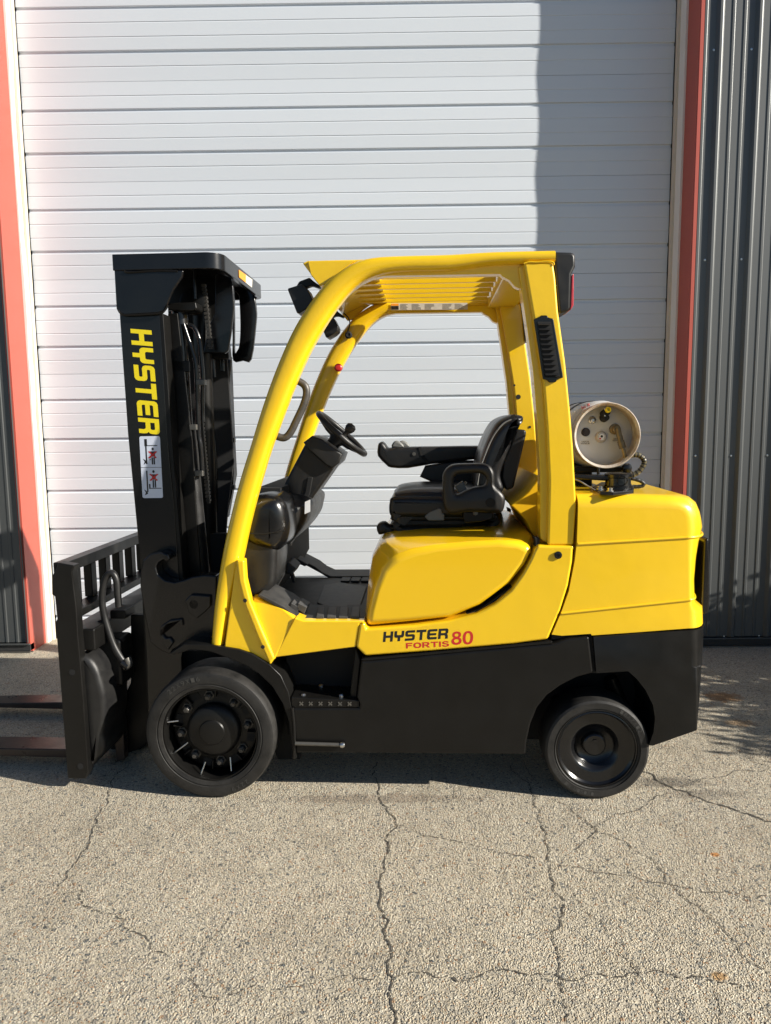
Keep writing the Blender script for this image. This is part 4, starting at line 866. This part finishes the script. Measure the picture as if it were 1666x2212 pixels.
# lift cylinders, chains, hoses
def cyl(px0, px1, v, r, m=KP, par=mast, name='lift_cylinder'): return tube(name, [P(px0, v), P(px1, v)], r, m, par, 20, smooth=False)
cyl(gA((655, 590))[0], gB((735, 330))[0], .36, .031, KG); cyl(gB((715, 10))[0], gB((835, 1240))[0], .36, .044, KP); cyl(gA((655, 560))[0], gA((668, 700))[0], .36, .036, KG, name='cylinder_head')
lathe('chain_sheave', P(gA((760, 500))[0], .42), AX, [(0, 0), (.050, 0), (.060, .004), (.052, .012), (.052, .030), (.060, .038), (.050, .042), (0, .042)], K_, mast, 32)
prism('cylinder_bracket', gA((550, 515), (790, 505), (800, 560), (770, 580), (560, 575)), .30, .40, K_, mast, .006)
prism('cylinder_clamp', gA((530, 985), (735, 995), (738, 1085), (545, 1080)), .30, .315, K_, mast, .004)
cyl(gA((900, 780))[0], gB((960, 1250))[0], .86, .040, KP); cyl(gA((840, 560))[0], gB((905, 1250))[0], .60, .046, K_, name='free_lift_cylinder')
def chain(px0, px1, v):
    a, b = P(px0, v), P(px1, v); n_ = int((b-a).length/.0185); d = (b-a)/n_; rings = []
    vs_ = []; fs = []
    for i in range(n_):
        for k in range(2):
            c = a + d*(i+.5*k); hw, hh, hv = (.0095 if k == 0 else .0065), d.length*.62, (.013 if k == 0 else .008); o_ = len(vs_)
            for z in (-hh/2, hh/2):
                for y in (-hv, hv):
                    for x in (-hw, hw): vs_.append((c.x+x, c.y+y, c.z+z))
            fs += [tuple(o_+j for j in f) for f in ((0, 2, 3, 1), (4, 5, 7, 6), (0, 1, 5, 4), (2, 6, 7, 3), (0, 4, 6, 2), (1, 3, 7, 5))]
    mk('lift_chain', vs_, fs, NUT, mast, 0, 2, False)
chain(gA((575, 640))[0], gB((690, 700))[0], .33); chain(gA((860, 370))[0], gA((915, 900))[0], .45); chain(gA((800, 1040))[0], gB((900, 640))[0], .47)
hz_ = [(gA((620, 700), (625, 900), (640, 1200), (660, 1600)) + gB((690, 250), (705, 700)), .31, .007), (gA((930, 930), (935, 1000), (945, 1130)), .62, .010), (gA((1005, 970), (1015, 1010), (1018, 1080)), .7, .013), (gA((880, 960), (905, 1200), (925, 1500)) + gB((955, 250), (960, 700)), .66, .009), (gA((690, 690), (720, 780), (770, 930), (795, 1050), (805, 1300), (815, 1600)) + gB((830, 160), (845, 400)), .33, .0105), (gA((720, 690), (780, 720), (825, 830), (840, 1000), (850, 1130), (845, 1300), (850, 1500)), .36, .010), (gA((1000, 960), (1070, 1000), (1060, 1150), (1045, 1400)) + gB((1040, 200), (1045, 600)), .80, .011), (gB((1075, 60), (1095, 300), (1085, 520), (1050, 690), (1030, 900)), .82, .010), (gA((780, 240), (785, 330), (790, 480)), .40, .006)]
for px, v, r_ in hz_: tube('mast_hose', [P(p, v) for p in px], r_, KG, mast, 10, 6)
for px, v in (((842, 1175), .35), ((775, 1545), .33)): q = P(gA(px)[0], v); box('hose_clamp', (q.x-.022, q.y-.03, q.z-.013), (q.x+.022, q.y+.01, q.z+.013), GM, mast, .003)
for px, v in (((825, 385), .33), ((1090, 110), .8), ((1090, 500), .8)): q = P(gB(px)[0], v); box('hose_clamp', (q.x-.02, q.y-.02, q.z-.013), (q.x+.02, q.y+.01, q.z+.013), GM, mast, .003)
# mast lettering and warning label
vm = .1995
def mp(p): q = P(gM(p)[0], vm); return Vector((q.x, vm, q.z))
logo('lettering', 'HYSTER', mp((200, 170)), mp((302, 1362)), mp((442, 190)), YL, mast, gap=.13)
cn = [mp(p) for p in ((302, 1402), (538, 1398), (574, 2106), (340, 2108))]; lab = [Vector((p.x, vm, p.z)) for p in cn]
def lf_(a, b, d=0): t = lab[0]+(lab[1]-lab[0])*a; s = lab[3]+(lab[2]-lab[3])*a; q = t+(s-t)*b; return Vector((q.x, vm-d, q.z))
rnd = []
for (cx, cy, a0) in ((.08, .03, 180), (.92, .03, 270), (.92, .97, 0), (.08, .97, 90)):
    for t in range(0, 91, 30): a = R_(a0+t); rnd.append(lf_(cx+.08*math.cos(a), cy+.03*math.sin(a)))
wl2 = mk('warning_label', rnd, [list(range(len(rnd)))], WLB, mast, smooth=False)
def pic(rects, m, d=.0003, name='label_print'): quads(name, rects, lambda a, b: lf_(a, b, d), m, wl2)
def rct(a, b, c, d): return [(a, b), (c, b), (c, d), (a, d)]
def circ(cx, cy, rx, ry): return [(cx+rx*math.cos(2*math.pi*k/14), cy+ry*math.sin(2*math.pi*k/14)) for k in range(14)]
pic([rct(0, .499, 1, .506), rct(.23, .045, .36, .16), rct(.26, .161, .33, .45), rct(.361, .145, .85, .158), [(.12, .36), (.22, .38), (.30, .40), (.30, .42), (.14, .46), (.20, .41)],
     circ(.62, .205, .055, .022), rct(.45, .245, .78, .262), rct(.52, .263, .72, .33), rct(.54, .34, .61, .455), rct(.63, .34, .70, .455), rct(.44, .372, .52, .384),
     rct(.24, .555, .31, .90), rct(.35, .77, .42, .85), rct(.37, .835, .95, .848), [(.10, .86), (.2, .88), (.28, .91), (.28, .93), (.12, .955), (.18, .91)],
     circ(.60, .57, .06, .024), rct(.42, .615, .78, .632), rct(.52, .633, .70, .70), rct(.53, .705, .60, .83), rct(.63, .705, .70, .83)], BKL)
for cy in (.30, .665):
    pic([[(.38, cy-.055), (.46, cy-.06), (.80, cy+.045), (.74, cy+.058)]], RL, .0006); pic([[(.76, cy-.06), (.84, cy-.05), (.46, cy+.058), (.38, cy+.045)]], RL, .0009)
# lower mast bracket with its curled edges
lb_ = gC((662, 420), (666, 330), (682, 250), (730, 208), (800, 196), (850, 216), (864, 245), (840, 262), (815, 250), (785, 268), (768, 300), (780, 345), (830, 385), (890, 398), (950, 384), (1010, 362), (1090, 350), (1172, 356), (1170, 806), (960, 806), (880, 850), (868, 880), (800, 852), (730, 800), (690, 600))
mb = prism('mast_bracket', lb_, .12, .20, KG, fl, .008, 3)
prism('bracket_hook', gC((850, 850), (885, 800), (860, 765), (835, 770), (815, 750), (810, 720), (840, 685), (900, 675), (950, 690), (940, 640), (860, 650), (800, 690), (790, 760), (815, 810)), .105, .13, KG, mb, .006, 3)
lathe('pivot_pin', Vector((P(gC((1020, 545))[0], .10).x, .10, P(gC((1020, 545))[0], .10).z)), AX, [(0, 0), (.020, 0), (.022, .004), (.034, .006), (.036, .02)], K_, mb, 24)
prism('pivot_arm', gC((960, 520), (1000, 480), (1130, 490), (1130, 560), (1090, 600), (1040, 640), (985, 600)), .10, .125, KG, mb, .006)

# ---- carriage, load backrest, forks
ub0 = P(gC((120, 290))[0], .03).x; ub1 = P(gC((225, 300))[0], .03).x
side = gC((75, 362), (105, 310), (115, 268), (228, 288), (212, 330), (222, 420), (240, 560), (252, 760), (268, 930), (290, 1200), (322, 1660), (302, 1704), (182, 1702), (166, 1500), (128, 1000), (100, 660), (112, 648), (96, 492), (77, 484))
cg = prism('carriage', side, .0, .055, K_, fl, .009, 3, mirror=True)
for a, b in ((213, 996), (268, 1620)): q = P(gC((a, b))[0], -.001); lathe('plate_hole', (q.x, -.0012, q.z), (0, -1, 0), [(.014, 0), (.014, .001), (0, .001)], DK, cg, 16)
wtop = P(gC((170, 283))[0], .0).z; wlow = PU(gC((240, 600))[0], ub1-.02).z
vN, vF = .05, WID-.05; ubm = ub1-.055
box('backrest_top', (ubm-.05, vN, wtop-.05), (ubm+.01, vF, wtop), K_, cg, .005)
wl0 = P(gC((330, 545))[0], .15).z
box('backrest_bottom', (ubm-.03, vN, wl0-.035), (ubm+.06, vF, wl0), K_, cg, .005)
for k in range(7): v = .05+.158*(k+.55); box('backrest_bar', (ubm-.035, v, wl0), (ubm+.005, v+.055, wtop-.05), K_, cg, .004)
wc0 = P(gC((400, 650))[0], .2).z
box('carriage_bar', (ubm-.01, .05, wc0-.10), (ubm+.12, vF, wc0), K_, cg, .008); box('carriage_bar', (ubm-.0, .05, .13), (ubm+.12, vF, .24), K_, cg, .008)
box('valve_block', (P(gC((480, 600))[0], .25).x, .22, wc0), (P(gC((582, 600))[0], .25).x, .34, P(gC((520, 575))[0], .25).z), K_, cg, .006)
pillow('side_shift_pad', gC((268, 905), (300, 880), (345, 905), (385, 960), (412, 1040), (440, 1160), (440, 1320), (425, 1400), (438, 1450), (435, 1520), (400, 1560), (345, 1620), (325, 1500), (300, 1250)), .03, .30, .03, KP, cg, sm=2)
box('shift_cylinder', (P(gC((400, 760))[0], .2).x, .16, P(gC((400, 1070))[0], .2).z), (P(gC((560, 760))[0], .2).x, .30, P(gC((400, 760))[0], .2).z), K_, cg, .02, 3)
prism('inner_plate', gC((560, 640), (690, 640), (720, 1480), (600, 1560), (500, 1590), (490, 1250), (560, 1100)), .32, .36, K_, cg, .006, vt=.25)
prism('inner_plate', gC((440, 1230), (700, 1200), (700, 1480), (560, 1590), (440, 1480)), .42, .9, DK, cg, .006, vt=.42)
prism('stop_block', gC((486, 1370), (552, 1370), (562, 1578), (505, 1592)), .26, .31, FK, cg, .005)
for px, v, r_, m_ in ((gC((585, 965), (540, 905), (495, 830), (460, 740), (425, 620), (412, 520), (420, 420), (445, 355), (478, 338), (505, 380), (515, 470), (522, 560)), .16, .016, KP), (gC((440, 660), (395, 665), (365, 710), (360, 800), (385, 900), (398, 1000)), .18, .0105, KP), (gC((560, 960), (590, 940), (575, 900)), .16, .018, GM)):
    tube('carriage_hose', [P(p, v) for p in px], r_, m_, cg, 12, 6)
tube('hose_fitting', [P(p, .16) for p in gC((545, 930), (588, 955))], .022, KG, cg, 10)
def fork(v0, v1):
    u1 = ubm+.0; w0 = .042; t = .045; u_tip = u1-1.22; o_ = []
    pr = [(u1+.05, .62), (u1+.05, w0+.03), (u1+.02, w0), (u_tip, w0+.012), (u_tip, w0+.024), (u1-.5, w0+t), (u1-.04, w0+t), (u1, w0+t+.04), (u1, .62)]
    return prism_uw('fork', pr, v0, v1, FK, fl, .006, 2)
fork(.225, .365); fork(.815, .945)

# ================================================================== PROPANE TANK and its swing bracket
vT = .27
tc_ = P(gT((702, 688))[0], vT); rT = (P(gT((1242, 688))[0], vT)-P(gT((162, 688))[0], vT)).length/2
wTop = O_[1][1]
tank = empty('propane_tank', fl.matrix_basis @ Vector((0, 0, 0))); bpy.context.view_layer.update()
tank.matrix_basis = Matrix.Translation(ORG) @ Matrix.Rotation(-TH, 4, 'Z'); tag(tank, 'weathered off white propane cylinder lying across the yellow counterweight', 'gas cylinder')
tcv = Vector((tc_.x, vT, tc_.z)); shell_r = rT+.016
lathe('shell', tcv, AX, [(0, .088), (.10, .087), (rT-.012, .092), (rT+.004, .10), (shell_r-.004, .115), (shell_r, .14), (shell_r, .62), (shell_r-.03, .68), (.08, .715), (0, .72)], TK, tank, 72)
lathe('collar', tcv, AX, [(rT-.006, .006), (rT-.003, .0), (rT+.001, -.002), (rT+.004, .001), (rT+.005, .008), (rT+.002, .014), (rT, .02), (rT, .105), (rT-.008, .105), (rT-.008, .02), (rT-.010, .012), (rT-.009, .007), (rT-.006, .006)], TR, tank, 96)
def tf(px, d=.087): q = P(gT(px)[0], vT+d); return Vector((q.x, vT+d, q.z))
vb = (0, -1, 0)
for px, prof, m_ in (((452, 432), [(.024, 0), (.022, .006), (.015, .010), (.014, .026), (.008, .03), (0, .03)], ST), ((345, 630), [(.027, 0), (.026, .008), (.018, .008), (.018, .020), (0, .020)], FK), ((600, 710), [(.036, 0), (.034, .010), (.026, .016), (.0235, .018), (.0235, .024), (0, .024)], TR), ((650, 390), [(.028, 0), (.025, .02), (.020, .035), (.0185, .06), (0, .062)], DK), ((830, 580), [(.034, 0), (.032, .012), (.024, .014), (.023, .045), (.019, .05), (0, .05)], BR)):
    lathe('fitting', tf(px), vb, [(a*.74, b*.8) for a, b in prof], m_, tank, 28)
gf = tf((612, 700), .0660); gau = lathe('gauge_face', gf, vb, [(.0168, 0), (.0168, .0012), (0, .0012)], WL, tank, 24); lathe('gauge_hub', gf+Vector((0, -.0013, 0)), vb, [(.0055, 0), (.0055, .002), (0, .002)], BKL, gau, 12)
quads('gauge_marks', [[(gf.x+.016*math.cos(a)-.001*math.sin(a), gf.z+.016*math.sin(a)+.001*math.cos(a)), (gf.x+.016*math.cos(a)+.001*math.sin(a), gf.z+.016*math.sin(a)-.001*math.cos(a)), (gf.x+.012*math.cos(a)+.001*math.sin(a), gf.z+.012*math.sin(a)-.001*math.cos(a)), (gf.x+.012*math.cos(a)-.001*math.sin(a), gf.z+.012*math.sin(a)+.001*math.cos(a))] for a in [R_(-40+20*k) for k in range(14)]], lambda a, b: (a, gf.y-.0022, b), BKL, gau)
quads('gauge_red', [[(gf.x-.012, gf.z-.008), (gf.x-.004, gf.z-.006), (gf.x-.002, gf.z-.014), (gf.x-.008, gf.z-.013)]], lambda a, b: (a, gf.y-.0024, b), RL, gau)
lathe('valve_cap', tf((715, 262), .03), (.15, -1, .25), [(.0135, -.01), (.0135, .008), (.011, .010), (.008, .010), (.008, 0), (0, 0)], YL, tank, 24)
prism('valve_tab', gT((655, 225), (678, 225), (680, 372), (655, 368)), vT+.03, vT+.034, ST, tank, .001); tube('relief_valve', [tf((640, 330), .07), tf((700, 290), .03)], .017, DK, tank, 14)
tube('valve_body', [tf((880, 560), .045), tf((905, 700), .04)], .0125, BRD, tank, 14); tube('coupling_nut', [tf((908, 690), .04), tf((928, 780), .038)], .0135, BRD, tank, 8, smooth=False)
tube('coupling', [tf((925, 775), .038), tf((965, 900), .034)], .0155, BRD, tank, 16, smooth=False); tube('hose_tail', [tf((962, 895), .034), tf((985, 970), .03), tf((1000, 1050), .03)], .0085, BR, tank, 12)
for tl_, br_, s_ in (((250, 772), (426, 838), ('VAPOR', 'VAPEUR')), ((788, 722), (900, 788), ('LIQUID', 'LIQUIDE'))):
    a, b = tf(tl_, .0852), tf(br_, .0852); lb2 = mk('fitting_label', [(a.x, a.y, a.z), (b.x, a.y, a.z), (b.x, a.y, b.z), (a.x, a.y, b.z)], [(0, 1, 2, 3)], WG, tank, smooth=False)
    W_, H_ = b.x-a.x, a.z-b.z
    for i, t in enumerate(s_):
        x0 = a.x+W_*(.16 if i == 0 else .07); x1 = b.x-W_*(.14 if i == 0 else .06); z0 = b.z+H_*(.54 if i == 0 else .10)
        text('label_text', t, (x0, a.y-.0008, z0), (x1, a.y-.0008, z0), (x0, a.y-.0008, z0+H_*.36), BKL, lb2, bold=.012)
# red hand-written mark on the shell
for st_ in ([(275, 205), (300, 238)], [(285, 228), (325, 212)], [(330, 190), (345, 225)], [(368, 165), (380, 200), (410, 195), (395, 178), (405, 160), (372, 168)]):
    pts = []
    for px in st_:
        d = ray(*gT(px)[0]); o = CAM-ORG; o2 = Vector((o.dot(eu), o.dot(ev), o.z)); dl = Vector((d.dot(eu), d.dot(ev), d.z))
        A = dl.x**2+dl.z**2; B = 2*((o2.x-tcv.x)*dl.x+(o2.z-tcv.z)*dl.z); Cc = (o2.x-tcv.x)**2+(o2.z-tcv.z)**2-(shell_r+.0008)**2; D_ = B*B-4*A*Cc
        if D_ > 0: pts.append(o2+dl*((-B-math.sqrt(D_))/(2*A)))
    if len(pts) > 1: tube('paint_mark', pts, .002, RL, tank, 6, smooth=False)
lathe('strap', tcv, AX, [(shell_r+.001, .30), (shell_r+.004, .30), (shell_r+.004, .345), (shell_r+.001, .345)], K_, tank, 72)
lathe('strap', tcv, AX, [(shell_r+.001, .52), (shell_r+.004, .52), (shell_r+.004, .565), (shell_r+.001, .565)], K_, tank, 72)
# swing-out bracket: part of the truck
base_px = gT((455, 1560), (520, 1500), (560, 1520), (1120, 1540), (1145, 1570), (1145, 1625), (800, 1655), (580, 1640))
br = prism_w('tank_bracket', gT((460, 1535), (600, 1455), (1100, 1475), (1148, 1535), (1146, 1592), (800, 1622), (580, 1608)), wTop-.004, wTop+.012, KG, fl, .004)
pvt = PW(gT((925, 1560))[0], wTop+.012)
lathe('swing_pivot', (pvt.x, pvt.y+.045, wTop+.012), (0, 0, 1), [(.062, 0), (.062, .007), (.055, .010), (.053, .042), (.058, .045), (.058, .058), (.050, .063), (.02, .064), (0, .064)], KG, br, 40)
pv = Vector((pvt.x, pvt.y+.045, wTop+.062))
armq = [P(p, .2) for p in gT((60, 1395), (160, 1330), (700, 1345), (790, 1370), (790, 1420), (640, 1430), (160, 1400))]
prism_uw('swing_arm', [(p.x, p.z) for p in armq], .17, .24, KG, br, .008, 3)
prism_uw('tank_cradle', [(tcv.x-.15, pv.z+.005), (tcv.x+.15, pv.z+.005), (tcv.x+.11, pv.z+.03), (tcv.x-.11, pv.z+.03)], .36, .86, K_, br, .006)
box('cradle_post', (tcv.x-.10, .45, wTop-.01), (tcv.x-.02, .80, pv.z+.01), K_, br, .008)
tube('cradle_pin', [P(p, .25) for p in gT((556, 1215), (556, 1330))], .007, K_, br, 10); tube('latch_ring', [Vector((pvt.x+.003, pvt.y-.014, wTop+.045))+Vector((math.cos(a), -.25*math.sin(a), math.sin(a)))*.021 for a in [2*math.pi*k/20 for k in range(20)]], .0022, KG, br, 6, 1, closed=True)
q = P(gT((1028, 1232))[0], .30); lathe('release_knob', q, (0, -1, 0), [(.012, -.10), (.012, -.02), (.022, -.012), (.0235, .0), (.018, .012), (.008, .016), (0, .017)], KG, br, 28)
for px in ((582, 1580), (752, 1612)): q = PW(gT(px)[0], wTop+.012); lathe('bracket_bolt', (q.x, q.y, wTop+.012), (0, 0, 1), [(.014, 0), (.014, .003), (.0095, .003), (.0095, .014), (0, .014)], ST, br, 6, 20)
tube('guard_cable', [P(p, .12) for p in gT((160, 1412), (260, 1450), (400, 1535), (520, 1600))], .0035, GM, fl, 6)
hs = [P(p, .33) for p in gT((1080, 1020), (1150, 1005), (1230, 1015), (1300, 1070), (1320, 1130), (1290, 1210), (1220, 1290), (1130, 1335), (1060, 1340))]
hz2 = tube('fuel_hose', hs, .0118, YC, fl, 12, 6, ribs=5)
hp = catmull(hs, 3, False)
for i in range(1, len(hp)-1, 2): lathe('hose_band', hp[i], (hp[i+1]-hp[i-1]), [(.0121, -.003), (.0126, 0), (.0121, .003)], DK, hz2, 14)
tube('fuel_hose', [P(p, .30) for p in gT((1100, 1400), (1180, 1415), (1270, 1450), (1312, 1490), (1280, 1525), (1200, 1535), (1130, 1530))], .0085, KP, fl, 12, 6, ribs=5)

# ================================================================== out of frame: an added shrub, put in only to cast shade on the wall foot at the right
def shrub(name, c, rx, ry, h, n, seed, label):
    rs = random.Random(seed); root = empty(name, c); tag(root, label, 'shade_hedge')
    for k in range(5):
        a = 2*math.pi*k/5+rs.random(); e = Vector((rx*.6*math.cos(a), ry*.6*math.sin(a), h*rs.uniform(.6, .85)))
        tube('stem', [(0, 0, -.02), (e.x*.35, e.y*.35, h*.3), tuple(e)], [.03, .022, .008], BARK, root, 7)
    cl = [(Vector((rx*rs.uniform(-.8, .8), ry*rs.uniform(-.9, .9), h*rs.uniform(.1, .9))), rs.uniform(.14, .27)) for _ in range(80)]
    vs_ = []; fs = []
    for i in range(n):
        cc, rr_ = rs.choice(cl) if rs.random() < .5 else (Vector((rx*rs.uniform(-.9, .9), ry*rs.uniform(-1, 1), h*rs.uniform(.05, .97))), .08); d = Vector((rs.gauss(0, 1), rs.gauss(0, 1), rs.gauss(0, 1))).normalized()*rr_*rs.uniform(.3, 1)
        p = cc+d; p.z = max(p.z, .03); t = Vector((rs.gauss(0, 1), rs.gauss(0, 1), rs.gauss(0, 1))).normalized(); b = t.orthogonal().normalized(); L = rs.uniform(.05, .085); o_ = len(vs_)
        vs_ += [p, p+t*L*.5+b*L*.28, p+t*L, p+t*L*.5-b*L*.28]; fs.append((o_, o_+1, o_+2, o_+3))
    me = bpy.data.meshes.new('foliage'); me.from_pydata([tuple(v) for v in vs_], [], fs); tag(link('foliage', me, LEAF, root), kind='stuff')
shrub('shade_hedge', (4.75, 3.66, 0), .50, 1.18, 1.42, 42000, 21, 'clipped green hedge added out of view to cast shade at the lower right')
